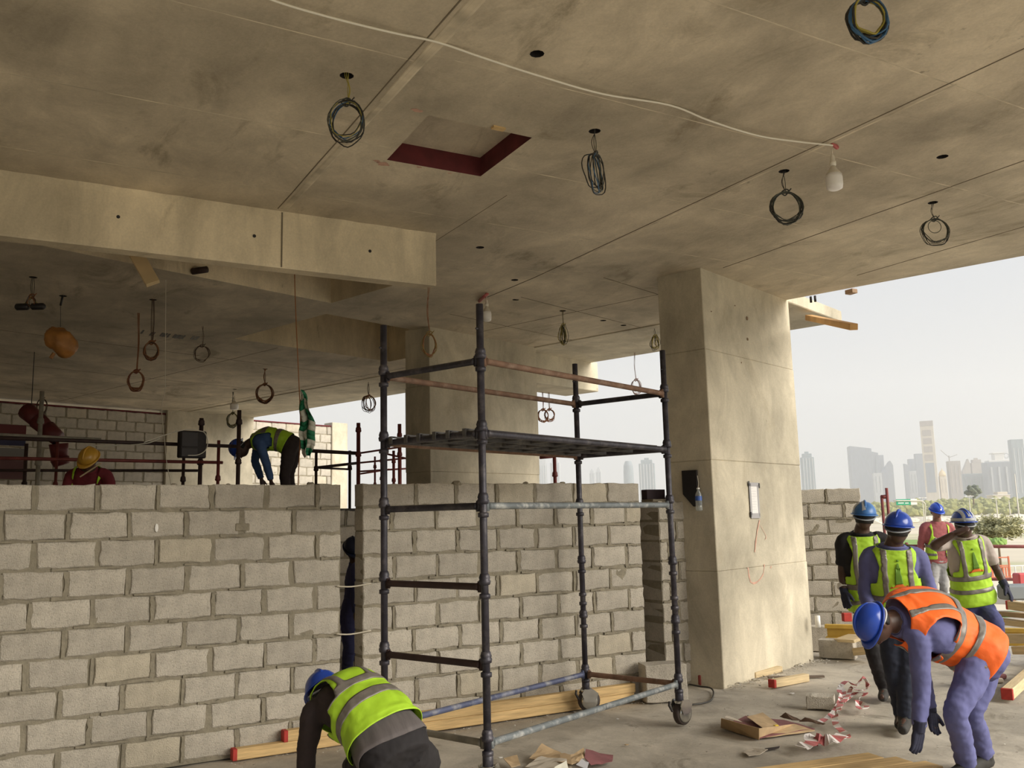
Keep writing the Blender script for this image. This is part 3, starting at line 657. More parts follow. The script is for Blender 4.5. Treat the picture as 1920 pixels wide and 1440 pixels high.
# bits in and under the left coffer
def timber(name, label, p, q, w, h, m=WOOD, roll=0.0, red=None, cat='timber', group=None, ends=True):
    """sawn timber from p to q (centre line), grain along its length, optional red painted end at p / q"""
    p, q = Vector(p), Vector(q); d = q - p; L = d.length
    o = MB().bbox((0, -w/2, -h/2), (L, w/2, h/2), min(w, h)*.06).build(name, m)
    o.matrix_world = Matrix.Translation(p) @ d.to_track_quat('X', 'Z').to_matrix().to_4x4() @ Matrix.Rotation(roll, 4, 'X')
    tag(o, label, cat, group)
    for e_ in (red or ''):
        x0, x1 = (-.0015, .035) if e_ == 'p' else (L - .035, L + .0015)
        MB().bbox((x0, -w/2 - .0015, -h/2 - .0015), (x1, w/2 + .0015, h/2 + .0015), min(w, h)*.06).build('red_end', REDEND, o)
    return o
timber('plank', 'short pale plank poking out from under the left beam', (1.037,9.295,4.437), (1.217,9.087,4.029), .13, .05, mat('lightened_pine', (.80, .62, .36), .8, var=.12, scale=5), .9)  # plank wood lightened in colour to offset the dim light there
lump(None, *(1.721,9.608,4.36), .05, 3, 'concrete_lump', CEIL); tag(bpy.data.objects['concrete_lump'], 'rough concrete lump stuck beside a pipe end under the left beam', 'concrete')
pp = MB().tube([(1.665,9.589,4.331), (1.787,9.472,4.338)], .035, 12).build('pipe_stub', PIPEDK, None, True); tag(pp, 'short dark pipe stub under the left beam', 'pipe')
timber('joist', 'orange timber joist sticking out past the balcony slab', Vector(CF(11.2, 4.72, 4.20)), Vector((8.061,6.587,3.69)), .09, .07, mat('orange_timber', (.62, .36, .14), .8, var=.2, scale=5))
timber('wood_block', 'small wood block nailed under the slab edge', (8.69,7.153,4.27), (8.689,7.043,4.27), .09, .05, mat('brown_offcut', (.30, .20, .13), .85))
for k, px in enumerate((1522, 1530)):
    p = {0: (8.494,7.536,4.292), 1: (8.511,7.485,4.292)}[k]
    tag(MB().tube([p, (p[0], p[1], p[2] - .075)], .014, 8).build('rebar_stub', STEELDK, None, True), ('left' if k == 0 else 'right') + ' one of two black rod stubs below the slab edge', 'rod', 'rod pair under the slab edge')

# ================================================================ THINGS ON AND BY THE NEAR COLUMN
sg = thing('paper_notice', 'printed paper notice taped to the near column with grey tape', 'notice', CF(*(9.225,4.65,1.845)[:1], 4.65) + Vector((0, 0, 1.75)), YC)
cz = [(9.158,4.65,1.995), (9.372,4.65,1.997), (9.344,4.65,1.699), (9.119,4.65,1.702)]
x0 = -.085; x1 = .085; zt, zb = (9.247,4.65,2.007)[2] - 1.75, (9.205,4.65,1.695)[2] - 1.75
MB().bbox((x0, -.006, zb), (x1, -.0035, zt), .0005).build('sheet', PAPERW, sg)
T = MB()
for i, (a, b) in enumerate(((-.07, -.02), (-.06, .05), (-.06, .03), (-.065, .06), (-.06, .0), (-.06, .045), (-.06, .05), (-.065, .02), (-.06, .04))):
    z = zt - .035 - i*(zt - zb - .06)/9; T.box((a, -.0068, z - .003), (b, -.0058, z))
T.build('print', mat('grey_print', (.52, .51, .52), .9), sg)
for lo, hi in (((x0 - .03, zb - .01), (x0 + .012, zt + .02)), ((x1 - .012, zb - .03), (x1 + .02, zt)), ((x0 - .03, zt - .012), (x1 + .035, zt + .03)), ((x0 - .02, zb - .045), (x1 + .02, zb + .01))):
    MB().bbox((lo[0], -.009, lo[1]), (hi[0], -.0075, hi[1]), .0006).build('tape_strip', PLASTICGREY, sg)
for x, z in ((x0 - .035, zt + .02), (x1 + .035, zt), (x0 - .03, zb)):
    MB().bbox((x - .012, -.014, z - .03), (x + .012, -.008, z + .025), .002).build('tape_scrap', BLACKP, sg)
bt = thing('water_bottle', 'clear plastic water bottle hanging on the shaded side of the column', 'bottle', (6.263,7.199,1.741))
M = MB(); M.lathe([(.0, 0), (.028, 0), (.034, .01), (.034, .05), (.032, .055), (.034, .06), (.034, .15), (.030, .175), (.013, .205), (.013, .222), (.0, .222)], 18); M.build('bottle_body', GLASSB, bt, True)
M = MB(); M.lathe([(.0348, .105), (.0348, .15)], 18, caps=False); M.build('label', LABELB, bt, True)
M = MB(); M.lathe([(.0, .235), (.016, .235), (.016, .22), (.0, .22)], 12); M.build('cap', WHITE, bt, True)
M = MB(); M.tube([(0, 0, .232), (.01, 0, .28), (.0, 0, .36)], .003, 6); M.build('string', ROPEW, bt)
pc = Vector((6.286,7.332,1.968)); qz = Vector((6.29,7.321,2.161)).z; qb = Vector((6.289,7.324,1.787)).z
M = MB(); w = .085
M.add([(y_, s, z_) for s in (-.03, .0) for y_, z_ in ((-w, qz - pc.z), (w, qz - pc.z), (w, qb - pc.z), (w*.4, qb - pc.z), (-w, qb - pc.z + .13))],
      [(0, 1, 2, 3, 4), (9, 8, 7, 6, 5)] + [(i, 5 + i, 5 + (i + 1) % 5, (i + 1) % 5) for i in range(5)])
tag(M.build('dark_board', BLACKP, None, False, pc, (0, 0, YC - pi/2)), 'narrow dark board fixed on the shaded side of the near column', 'board')
M = MB(); M.bbox((0, 0, 0), (.245, .10, .105), .004); tag(M.build('dark_box', mat('dark_purple_steel', (.035, .02, .028), .7, var=.3), None, False, (6.01, 7.72, 1.875), (0, 0, .0)), 'dark steel box lying on top of the short block pier', 'box')
M = MB(); M.bbox((0, 0, 0), (.30, .20, .028), .005); tag(M.build('mortar_bed', MORTAR, None, False, (5.99, 7.60, 1.847)), 'strip of mortar under the dark box on the pier', 'mortar')
M = MB(); M.bbox((0, 0, 0), (.035, .03, .035), .004); tag(M.build('white_chip', WHITE, None, False, (6.16, 7.56, 1.877)), 'small white plastic chip on the pier mortar', 'chip')
# big block leaning by the pier
def cblock(label, p, rz, L=.40, D=.2, H_=.2, m=BLOCK, group=None):
    o = link('concrete_block', block_mesh(L, H_, D, int(abs(p[0]*77)) & 63, m, .005), None, (p[0], p[1], p[2] + H_/2), (0, 0, rz)); return tag(o, label, 'block', group)
cblock('wide concrete block standing on the floor at the foot of the pier', (5.52, 6.98, .003), radians(-20), .40, .22, .335)
cblock('grey concrete block alone on the open floor near barrier tape', (6.40, 5.90, .0), radians(-50), .24, .16, .115)
cblock('concrete block with broken end beside the right foot of the column', (8.74, 7.74, .0), radians(-62), .40, .18, .215)
cblock('pale block behind the front one at the foot of the outside wall, left', (9.05, 8.25, .0), radians(-42), .30, .18, .30)
cblock('pale block behind the front one at the foot of the outside wall, right', (9.36, 7.98, .0), radians(-42), .28, .18, .30)
timber('sawn_board', 'pale sawn board lying tilted on the blocks by the outside wall', (8.779,7.704,0.227), (8.646,7.307,0.265), .20, .035, WOODP, .25)
timber('wood_offcut', 'short square offcut right of the broken concrete block', (8.774,7.497,0.092), (8.743,7.274,0.137), .12, .085, WOODP)
hb = timber('formwork_beam', 'long yellow formwork beam lying behind the workers', (8.763,7.926,0.344), (10.054,6.024,0.36), .08, .045, WOODY)
for z_ in (-.045,):
    MB().bbox((.02, -.012, -.12), (Vector((10.054,6.024,0.36)).length*.0 + 3.0, .012, -.022), .003).build('web', WOODY, hb); MB().bbox((0, -.04, -.165), (3.02, .04, -.12), .004).build('flange', WOODY, hb)
tag(MB().bbox((0, 0, 0), (.10, .08, .10), .005).build('red_box', REDEND, None, False, (9.002,7.841,0.383), (0, 0, -.5)), 'small red box standing on the yellow formwork beam', 'box')
tag(MB().tube([(0, 0, 0), (0, 0, .13)], .03, 12).build('pipe_end', WHITE, None, True, (8.332,7.639,0.389)), 'white plastic pipe end beside the right edge of the column', 'pipe')

# ================================================================ TIMBERS ON THE FLOOR
timber('long_timber', 'lower long pine timber with a red end, lying along the foot of the partitions', (1.61, 7.117, .041), (5.27, 7.128, .041), .075, .08, WOOD, 0, 'p')
timber('long_timber', 'upper long pine timber with a red end, stacked on the lower one', (1.985, 7.118, .122), (5.28, 7.122, .122), .078, .08, WOOD, 0, 'p')
def plank(label, p, q, w, h, m=WOOD, **k): return timber('plank', label, p, q, w, h, m, cat='plank', **k)
# bundle of boards at the bottom right, being lifted by the orange-vested worker
pg = 'boards in the bundle at the bottom of the picture'
q0_, q1_ = Vector((4.196,4.555,0.112)), Vector((5.298,4.372,0.112)); dv = q1_ - q0_; dv.z = 0; dv.normalize(); nv = Vector((-dv.y, dv.x, 0))
lab = ['rearmost pine board of the bundle by the orange-vested worker', 'second pine board of the bundle, counted from the back', 'front pine board of the bundle, at the bottom edge of the picture']
for i in range(3):
    q = Vector((q1_.x, q1_.y, .027)) - nv*(.08 + .158*i) + dv*(.03*((i*7) % 5 - 1) + .06*i - .06); plank(lab[i], q - dv*1.9, q, .15, .045, WOOD, group=pg)
    q2 = q + Vector((0, 0, .048)) - dv*(.02 + .03*i) + nv*.02
    plank(['rear pine board on top of the bundle', 'middle board on top of the bundle', 'front top board of the bundle, nearest the camera'][i], q2 - dv*1.85, q2, .15, .045, WOOD, group=pg)
timber('wood_offcut', 'short pine stick with a dark red end lying near the column', (6.749,6.835,0.04), (7.329,6.922,0.03), .075, .075, WOODP, 0, 'p')
timber('wood_offcut', 'brown-ended offcut between the column and the red-ended stick', (6.996,7.339,0.03), (7.504,7.459,0.03), .07, .06, WOODP)
plank('thin splintered batten behind the red-ended stick', (7.101,7.232,0.012), (7.596,6.933,0.012), .05, .02, mat('grey_brown_wood', (.18, .14, .11), .9))
timber('square_timber', 'square pine timber with a red end at the right edge of the picture', (7.915,5.149,0.06), (11.171,6.518,0.06), .095, .095, WOODP, 0, 'p')
# timber stack by the terrace rail
st = 'timbers stacked by the terrace rail'
timber('square_timber', 'red-ended square timber on the stack right of the grey-shirted worker', (9.406,5.988,0.683), (9.166,5.312,0.678), .10, .09, WOODP, 0, 'p', group=st)
timber('square_timber', 'board of the timber stack just above the yellow beam', (9.582,6.271,0.482), (9.277,5.394,0.504), .12, .06, WOODP, group=st)
timber('square_timber', 'thick board of the timber stack at hand height', (9.619,6.237,0.561), (9.272,5.381,0.598), .10, .05, mat('brown_board', (.34, .25, .15), .85, var=.2, scale=4), group=st)
timber('square_timber', 'long pale board below the yellow beam at the right edge', (8.963,5.944,0.378), (8.767,5.109,0.472), .06, .09, WOODP, group=st)
timber('square_timber', 'low beam end near the right edge, under the pale board', (9.193,5.834,0.254), (9.082,5.304,0.321), .12, .08, WOODP, group=st)
tag(MB().bbox((0, 0, 0), (.22, .16, .05), .01).build('green_sheet', mat('green_plastic', (.08, .30, .10), .6), None, False, (9.662,6.221,0.514), (0, 0, -.3)), 'green plastic scrap lying on the timber stack', 'scrap')
tag(MB().bbox((-.2, -.12, 0), (.2, .12, .16), .02).build('grey_crate', mat('grey_metal_crate', (.22, .24, .25), .5, .3), None, False, (9.709,6.043,0.716), (0, 0, -.5)), 'grey metal crate by the terrace rail at the right edge', 'crate')
for i, (p, q) in enumerate((((8.906,5.865,0.02), (8.925,5.775,0.03)), ((8.716,5.778,0.01), (8.708,5.674,0.01)), ((10.16,6.613,0.03), (10.167,6.503,0.03)))):
    M = MB(); M.bbox((-.07, -.05, -.02), (.07, .05, .03), .012); tag(M.build('rubble_piece', [CARDR, PAPER, CARD][i], None, False, p, (.1, .1, i*1.1)), ['maroon scrap on the floor behind the bent orange-vested worker', 'pale scrap on the floor right of the orange-vested worker', 'brown scrap under the pale board at right'][i], 'scrap')

# ================================================================ TRASH
def sheet_thing(name, label, pts, m, cat, thick=.004, parent=None, fold=.02, seed=1):
    """crumpled sheet: outline in floor coordinates, triangulated with raised folds"""
    bm = bmesh.new(); vs = [bm.verts.new(p) for p in pts]; bm.faces.new(vs); bmesh.ops.triangulate(bm, faces=bm.faces[:])
    bmesh.ops.subdivide_edges(bm, edges=bm.edges[:], cuts=3, use_grid_fill=True)
    for v in bm.verts:
        v.co.z += fold*(abs(nz(v.co*7 + Vector((seed, 0, 0)))) + .5*abs(nz(v.co*17)))
    me = bpy.data.meshes.new(name); bm.to_mesh(me); bm.free(); me.materials.append(m); o = link(name, me, parent)
    md = o.modifiers.new('thick', 'SOLIDIFY'); md.thickness = thick
    if label: tag(o, label, cat)
    return o
tr = thing('cardboard_tray', 'torn brown cardboard tray lying flat right of the caster', 'cardboard', (5.40, 5.45, 0))
L = lambda px, py, z=0: None
def rel(*ps): return [Vector(p) - tr.location for p in ps]
sheet_thing('tray_side', None, rel((5.108,5.738,0.1), (5.098,5.314,0.1), (5.138,5.363,0.005), (5.182,5.833,0.005)), CARD, None, .006, tr, .006, 1)
sheet_thing('tray_base', None, rel((5.135,5.359,0.01), (5.167,5.816,0.01), (5.582,5.973,0.015), (5.719,5.674,0.015), (5.713,5.345,0.008)), CARDR, None, .006, tr, .012, 2)
sheet_thing('tray_flap', None, rel((5.141,5.365,0.012), (5.672,5.307,0.012), (5.651,5.494,0.03), (5.099,5.327,0.09)), PAPERT, None, .005, tr, .010, 3)
sheet_thing('paper_sheet', None, rel((5.459,5.829,0.05), (5.68,5.872,0.05), (5.485,5.492,0.035), (5.25,5.383,0.045)), PAPERT, None, .003, tr, .008, 4)
sheet_thing('tray_flap', None, rel((5.139,5.74,0.1), (5.179,5.581,0.09), (5.394,5.91,0.04), (5.368,5.97,0.05)), PAPER, None, .004, tr, .006, 5)
MB().bbox((-.02, -.015, 0), (.02, .015, .02), .005).build('yellow_scrap', mat('yellow_plastic', (.65, .45, .03), .5), tr, False, Vector((5.451,5.499,0.03)) - tr.location)
for i, (a, b) in enumerate((((5.776,5.777,0.02), (5.771,5.632,0.02)), ((5.74,5.534,0.02), (5.785,5.397,0.03)))):
    sheet_thing('brown_scrap', ['curled dark brown scrap behind the cardboard tray, left one', 'curled dark brown scrap behind the cardboard tray, right one'][i], [Vector(a), Vector(b), Vector(b) + Vector((.05, -.05, .0)), Vector(a) + Vector((.03, -.04, .03))], mat('dark_brown_scrap', (.13, .08, .055), .9), 'scrap', .006, None, .03, i + 7)
sheet_thing('paper_scrap', 'flat grey paper scrap on the floor before the cardboard tray', [(4.759,5.141,0.006), (4.897,5.193,0.006), (4.935,5.072,0.01), (4.815,5.03,0.006), (4.721,5.043,0.006)], PAPER, 'scrap', .004, None, .012, 11)
sheet_thing('twig', 'thin dark twig on the floor before the cardboard tray', [(4.961,5.13,0.006), (5.093,5.113,0.006), (5.053,5.084,0.006), (4.94,5.088,0.006)], BROWNC, 'twig', .006, None, .004, 12)
ts = thing('paper_sack', 'torn paper cement sack crumpled at the foot of the tower', 'sack', (3.45, 5.6, 0))
def rel2(*ps): return [Vector(p) - ts.location for p in ps]
sheet_thing('sack_front', None, rel2((3.227,5.61,0.03), (3.398,5.679,0.05), (3.511,5.534,0.06), (3.431,5.327,0.04), (3.25,5.405,0.02)), PAPER, None, .004, ts, .03, 21)
sheet_thing('sack_back', None, rel2((3.381,5.82,0.02), (3.547,5.917,0.05), (3.611,5.788,0.03), (3.604,5.623,0.05), (3.725,5.635,0.07), (3.664,5.526,0.04), (3.438,5.355,0.06)), PAPERT, None, .004, ts, .035, 22)
sheet_thing('sack_print', None, rel2((3.726,5.616,0.07), (3.9,5.528,0.02), (3.818,5.427,0.01), (3.644,5.434,0.02), (3.635,5.497,0.05)), CARDR, None, .004, ts, .02, 23)
sheet_thing('sack_flap', None, rel2((3.193,5.853,0.04), (3.283,5.815,0.06), (3.247,5.709,0.02), (3.147,5.665,0.03)), PAPERT, None, .004, ts, .012, 24)
sheet_thing('sack_lining', None, rel2((3.29,5.332,0.08), (3.404,5.365,0.1), (3.36,5.268,0.05), (3.255,5.311,0.05)), WHITEF, None, .003, ts, .01, 25)
sheet_thing('sack_dark', None, rel2((3.454,5.328,0.07), (3.552,5.409,0.08), (3.619,5.422,0.04), (3.539,5.33,0.03)), PLASTICGREY, None, .003, ts, .02, 26)
# barrier tape: ribbon with red and white lengths
def ribbon(label, pts, w, name='barrier_tape', seed=1):
    P = catmull(pts, 6); rr = random.Random(seed); root = thing(name, label, 'tape', P[0]); L0 = []; k = 0; acc = 0; last = -1
    for i in range(len(P) - 1):
        a, b = P[i] - P[0], P[i + 1] - P[0]; d = (b - a); acc += d.length
        d.normalize(); th = 2.2*nz((i*.23, seed, 0)); s = Vector((-d.y*cos(th), d.x*cos(th), abs(sin(th)))).normalized()*w/2
        if i == 0: prev = s
        idx = int(acc/.10) % 2; bs = s
        if idx != last: L0.append((idx, MB())); last = idx
        L0[-1][1].add([a - prev + Vector((0, 0, w*.5)), a + prev + Vector((0, 0, w*.5)), b + bs + Vector((0, 0, w*.5)), b - bs + Vector((0, 0, w*.5))], [(0, 1, 2, 3)]); prev = bs
    for q, mb_ in L0:
        if mb_.v:
            o = mb_.build(('white_length', 'red_length')[q], (TAPEW, TAPER)[q], root); md = o.modifiers.new('thick', 'SOLIDIFY'); md.thickness = .003
    return root
rt = random.Random(5); heap = []
Z = [(5.797,5.41,0.01), (5.998,5.468,0.02), (6.247,5.615,0.02), (6.417,5.716,0.04), (6.663,5.904,0.05), (6.799,6.036,0.08), (6.968,6.092,0.12), (7.173,6.162,0.05), (7.145,6.056,0.14), (7.302,6.136,0.03), (6.776,5.79,0.1), (7.121,6.169,0.04), (6.67,5.832,0.06), (6.456,5.708,0.05), (6.907,5.977,0.03), (6.849,5.784,0.07), (6.748,5.798,0.02), (6.597,5.572,0.02), (6.44,5.518,0.03), (6.621,5.7,0.05)]
ribbon('tangled red and white barrier tape heap on the floor behind the lone block', Z, .042, seed=3)
ribbon('second tangle of barrier tape trailing down past the lone block', [(6.835,6.066,0.1), (6.815,6.005,0.05), (6.523,5.779,0.04), (6.159,5.497,0.05), (5.959,5.356,0.04), (5.776,5.177,0.03), (5.607,4.932,0.02), (5.509,4.921,0.02)], .05, seed=5)
ribbon('flat strip of red and white barrier tape before the boards', [(5.063,4.891,0.01), (5.194,4.902,0.015), (5.289,4.999,0.02), (5.303,4.912,0.02), (5.363,4.856,0.03), (5.55,4.932,0.02)], .09, seed=8)
sheet_thing('paper_scrap', 'pinkish white paper scrap beside the flat barrier tape', [(5.396,5.113,0.01), (5.482,5.093,0.01), (5.343,4.948,0.015), (5.263,4.981,0.012)], PAPERW, 'scrap', .003, None, .01, 31)
# looped hose/cable on the floor by the column foot, small chips
tag(MB().tube(catmull([(6.169,7.382,0.02), (6.176,7.23,0.02), (6.202,7.104,0.02), (6.061,6.901,0.015), (5.785,6.65,0.012), (5.575,6.626,0.012), (5.537,6.684,0.012)], 6), .008, 8).build('cable_loop', WIREB, None, True), 'dark cable loop on the floor at the foot of the column', 'cable')
tag(MB().bbox((-.03, -.03, 0), (.03, .03, .10), .006).build('red_marker', mat('faded_red_brick', (.30, .07, .06), .9), None, False, (6.316,7.376,0)), 'small red brick piece at the foot of the column', 'brick')
for i, (p, s, m) in enumerate((((4.221,5.803,0.01), .02, PAPERT), ((4.687,6.56,0.008), .016, PAPERW), ((3.241,5.988,0.02), .02, WHITE), ((6.686,6.509,0.004), .03, PAPERW))):
    sheet_thing('paper_chip', ['tan chip on the open floor between tower and tray', 'white chip on the floor under the tower', 'white chip beside the front caster', 'pale smear of paper on the floor by the column'][i], [Vector(p) + Vector((s*cos(q), s*.7*sin(q), .0)) for q in (0, 1.4, 2.6, 4.1, 5.2)], m, 'chip', .004, None, .006, i + 40)
# crumbs of mortar and dust along the column foot and on the floor
mm = MB(); rr = random.Random(11)
def crumb(p, r):
    vs = [Vector(p) + Vector((rr.uniform(-1, 1), rr.uniform(-1, 1), rr.uniform(.1, .9)))*r for _ in range(4)]; mm.add(vs, [(0, 1, 2), (0, 2, 3), (0, 3, 1), (1, 3, 2)])
for _ in range(260):
    c = rr.uniform(8.3, 10.5); crumb(CF(c, 4.63 - abs(rr.gauss(0, .10)), 0), rr.uniform(.006, .03))
for _ in range(700):
    crumb(CF(rr.uniform(4.5, 12), rr.uniform(1.5, 4.4), 0), rr.uniform(.003, .012))
for _ in range(200):
    crumb((rr.uniform(1.5, 5.5), 7.05 - abs(rr.gauss(0, .12)), 0), rr.uniform(.004, .016))
tag(mm.build('mortar_crumbs', mat('mortar_crumb', (.40, .37, .32), .95)), 'scattered mortar crumbs and dust on the floor', 'debris', None, 'stuff')

# ================================================================ SCAFFOLDS BEHIND THE PARTITIONS
def pole(parent, p, q, r=.024, m=PIPEDK, name='post', cups=()):
    mm = MB(); mm.tube([p, q], r, 10)
    for z in cups: cup(mm, z, r, Matrix.Translation((p[0], p[1], 0)))
    return mm.build(name, m, parent, True)
s2 = thing('scaffold', 'dark scaffold frame with rails behind the left partition', 'scaffold', CF(5.95, 10.5, 0), YC)
def S(c, d, z): return Vector((c - 5.95, d - 10.5, z))
for c, d, zt, m, r in ((4.36, 11.4, 3.36, PIPEPALE, .026), (4.66, 12.6, 2.83, PIPEDK, .024), (5.95, 10.5, 3.06, PIPEDK, .026), (6.27, 10.15, 3.15, PIPEDK, .026), (6.14, 10.4, 2.78, PIPERED, .02), (5.86, 10.75, 2.65, PIPEDK, .02), (5.05, 12.6, 2.9, PIPERED, .02)):
    pole(s2, S(c, d, 0), S(c, d, zt), r, m, cups=(2.0, 2.5, 3.0) if zt > 3 else (2.3,))
pole(s2, S(3.2, 10.9, 2.72), S(6.3, 10.25, 2.70), .022, PIPEDK, 'ledger'); pole(s2, S(3.2, 10.95, 2.50), S(6.2, 10.4, 2.50), .02, PIPERED, 'ledger'); pole(s2, S(3.2, 10.85, 2.76), S(4.8, 10.75, 2.75), .018, PIPEPALE, 'ledger')
pole(s2, S(3.4, 12.2, 2.43), S(6.2, 11.0, 2.43), .018, PIPEDK, 'ledger')
for i, d in enumerate((10.75, 11.0, 11.25, 11.5)):
    MB().bbox((3.0 - 5.95, d - 10.5, .95), (6.4 - 5.95, d - 10.5 + .23, .99), .004).build('deck_plank', DECK, s2)
for c in (3.1, 6.3):
    pole(s2, S(c, 10.7, .93), S(c, 11.8, .93), .022, PIPEDK, 'transom'); pole(s2, S(c, 10.7, 0), S(c, 10.7, .95), .022, PIPEDK, 'leg'); pole(s2, S(c, 11.8, 0), S(c, 11.8, .95), .022, PIPEDK, 'leg')
s3 = thing('scaffold', 'low red-brown scaffold beside the green and white flag', 'scaffold', CF(8.4, 11.0, 0), YC)
def S3(c, d, z): return Vector((c - 8.4, d - 11.0, z))
fk = lambda q: S3(*q)
for p, z0_, r, m in (((7.629,10.382,2.708), 2.4, .02, PIPEDK), ((8.317,10.511,2.745), 2.4, .02, PIPEDK), ((8.235,10.214,3.119), 2.9, .028, PIPERED)):
    pole(s3, S3(p[0], p[1], 0), S3(*p), r, m, cups=(p[2] - .45, p[2] - .1) if p[2] > 2.8 else (p[2] - .25,))
pole(s3, fk((7.505,10.371,2.702)), fk((8.276,10.265,2.688)), .026, PIPEDK, 'ledger'); pole(s3, fk((7.657,10.404,2.474)), fk((8.289,10.281,2.552)), .02, PIPEDK, 'ledger'); pole(s3, fk((7.657,10.404,2.474)), fk((8.343,10.542,2.476)), .015, PIPEDK, 'brace')
for i, d in enumerate((11.0, 11.25, 11.5, 11.75)):
    MB().bbox((6.9 - 8.4, d - 11.0 - 1.1, 1.86), (8.9 - 8.4, d - 11.0 + .23 - 1.1, 1.90), .004).build('deck_plank', DECK, s3)
for c in (6.95, 8.8):
    for d in (9.95, 10.8): pole(s3, S3(c, d, 0), S3(c, d, 1.86), .022, PIPEDK, 'leg')
    pole(s3, S3(c, 9.9, 1.84), S3(c, 10.9, 1.84), .022, PIPEDK, 'transom')
g = thing('guard_scaffold', 'red-brown guard scaffold in the bright far opening', 'scaffold', CF(11.5, 14.5, 0), YC)
def SG(q): return Vector((q[0] - 11.5, q[1] - 14.5, q[2]))
for p, r in (((10.95,12.408,3.464), .034), ((11.683,13.975,2.998), .02), ((11.757,13.866,3.11), .022), ((11.256,12.924,3.026), .026)):
    pole(g, SG((p[0], p[1], 0)), SG(p), r, PIPERED, cups=(p[2] - .55, p[2] - .2))
for a, b in (((10.823,13.423,2.992), (11.342,12.811,3.092)), ((11.159,13.839,2.847), (11.832,13.058,2.925)), ((11.494,14.254,2.712), (12.19,13.456,2.75)), ((11.754,14.577,2.681), (12.162,14.097,2.763)), ((11.141,13.064,2.981), (11.498,12.69,2.85))):
    pole(g, SG(a), SG(b), .018, PIPERED, 'ledger')
g2 = thing('guard_post', 'rusty guard post with a short arm against the sky beside the far column', 'post', (6.707,10.641,2.187))
q0 = g2.location.copy(); q0.z = 0; g2.location = q0
pole(g2, (0, 0, 0), (0, 0, Vector((6.686,10.584,2.587)).z), .025, PIPERED, cups=(2.0, 2.3)); pole(g2, (0, 0, Vector((6.688,10.589,2.55)).z), Vector((6.504,10.697,2.533)) - q0, .022, PIPERED, 'arm')
eb = thing('electrical_box', 'dark site electrical box tied to the scaffold with looped white cable', 'box', (2.07,11.507,2.696), YC - .1)
MB().bbox((-.165, 0, -.165), (.165, .10, .165), .012).build('cabinet', STEELDK, eb); MB().bbox((-.150, -.008, -.03), (.05, .002, .145), .004).build('door', mat('dark_grey_steel', (.045, .04, .042), .6), eb); MB().bbox((-.150, -.010, -.155), (.05, .002, -.05), .004).build('door', mat('dark_grey_steel', (.045, .04, .042), .6), eb)
MB().tube(catmull([(-.60, .0, .0), (-.35, -.02, .10), (-.10, -.02, .175), (.05, -.03, .165), (.12, -.04, .14), (.155, -.05, .04), (.13, -.05, -.07), (.04, -.04, -.13), (-.08, -.03, -.14)], 6), .006, 6).build('cable', CABLEW, eb, True)
tag(MB().tube(catmull([(-0.098,12.198,2.81), (0.338,11.958,2.768), (0.828,11.687,2.718), (1.058,11.681,2.672), (1.508,11.536,2.694), (1.686,11.54,2.762)], 5), .006, 6).build('white_cable', CABLEW, None, True), 'thin white cable running along the far scaffold rail', 'cable')
tag(MB().tube(catmull([(1.447,9.887,4.37), (1.495,10.031,3.371), (1.504,10.07,3.12), (1.483,10.11,2.953), (1.524,10.14,2.645), (1.563,10.165,2.366), (1.621,10.176,2.113), (1.634,10.211,1.862)], 5), .0035, 6).build('plumb_string', ROPEW, None, True), 'thin pale string hanging down in front of the far block panel', 'string')
ch = thing('debris_chute', 'dark red plastic debris chute sloping down at the far left', 'chute', (0.711,14.488,3.054))
for i, (a, b) in enumerate((((0.332,14.872,3.431), (0.485,14.698,3.261)), ((0.471,14.703,3.277), (0.61,14.591,3.131)), ((0.596,14.596,3.146), (0.734,14.485,3.001)), ((0.751,14.488,2.925), (0.775,14.508,2.728)), ((0.776,14.51,2.713), (0.807,14.508,2.622)))):
    MB().tube([Vector(a) - ch.location, Vector(b) - ch.location], [.13, .11], 12).build('chute_section', mat('red_chute_plastic', (.13, .018, .02), .5), ch, True)
h0 = Vector((0.388,14.794,3.361)) - ch.location; MB().tube([h0, Vector((h0.x, h0.y, 4.31 - ch.location.z))], .006, 6).build('hanger', STEELDK, ch)
nt = thing('safety_banner', 'faded red white and blue banner on the dark wall at the far left', 'banner', (0.125,15.419,2.966), YC)
for z, h, m in ((.22, .18, mat('faded_red_cloth', (.17, .05, .05), .9)), (.06, .12, mat('faded_blue_cloth', (.06, .06, .12), .9)), (-.12, .16, mat('faded_white_cloth', (.26, .25, .24), .9)), (-.36, .28, mat('faded_pink_cloth', (.17, .09, .09), .9))):
    MB().bbox((-.5, -.01, z - h/2), (.24, .01, z + h/2), .003).build('stripe', m, nt)
for z in ((2.508,7.18,1.199)[2], (2.509,7.18,0.826)[2]):
    tag(MB().tube(catmull([(2.42, 7.168, z + .005), (2.54, 7.166, z - .006), (2.71, 7.168, z + .01)], 4), .006, 6).build('line_string', ROPEW, None, True), 'mason string stretched across the gap, ' + ('upper one' if z > .9 else 'lower one'), 'string', 'mason strings across the gap')

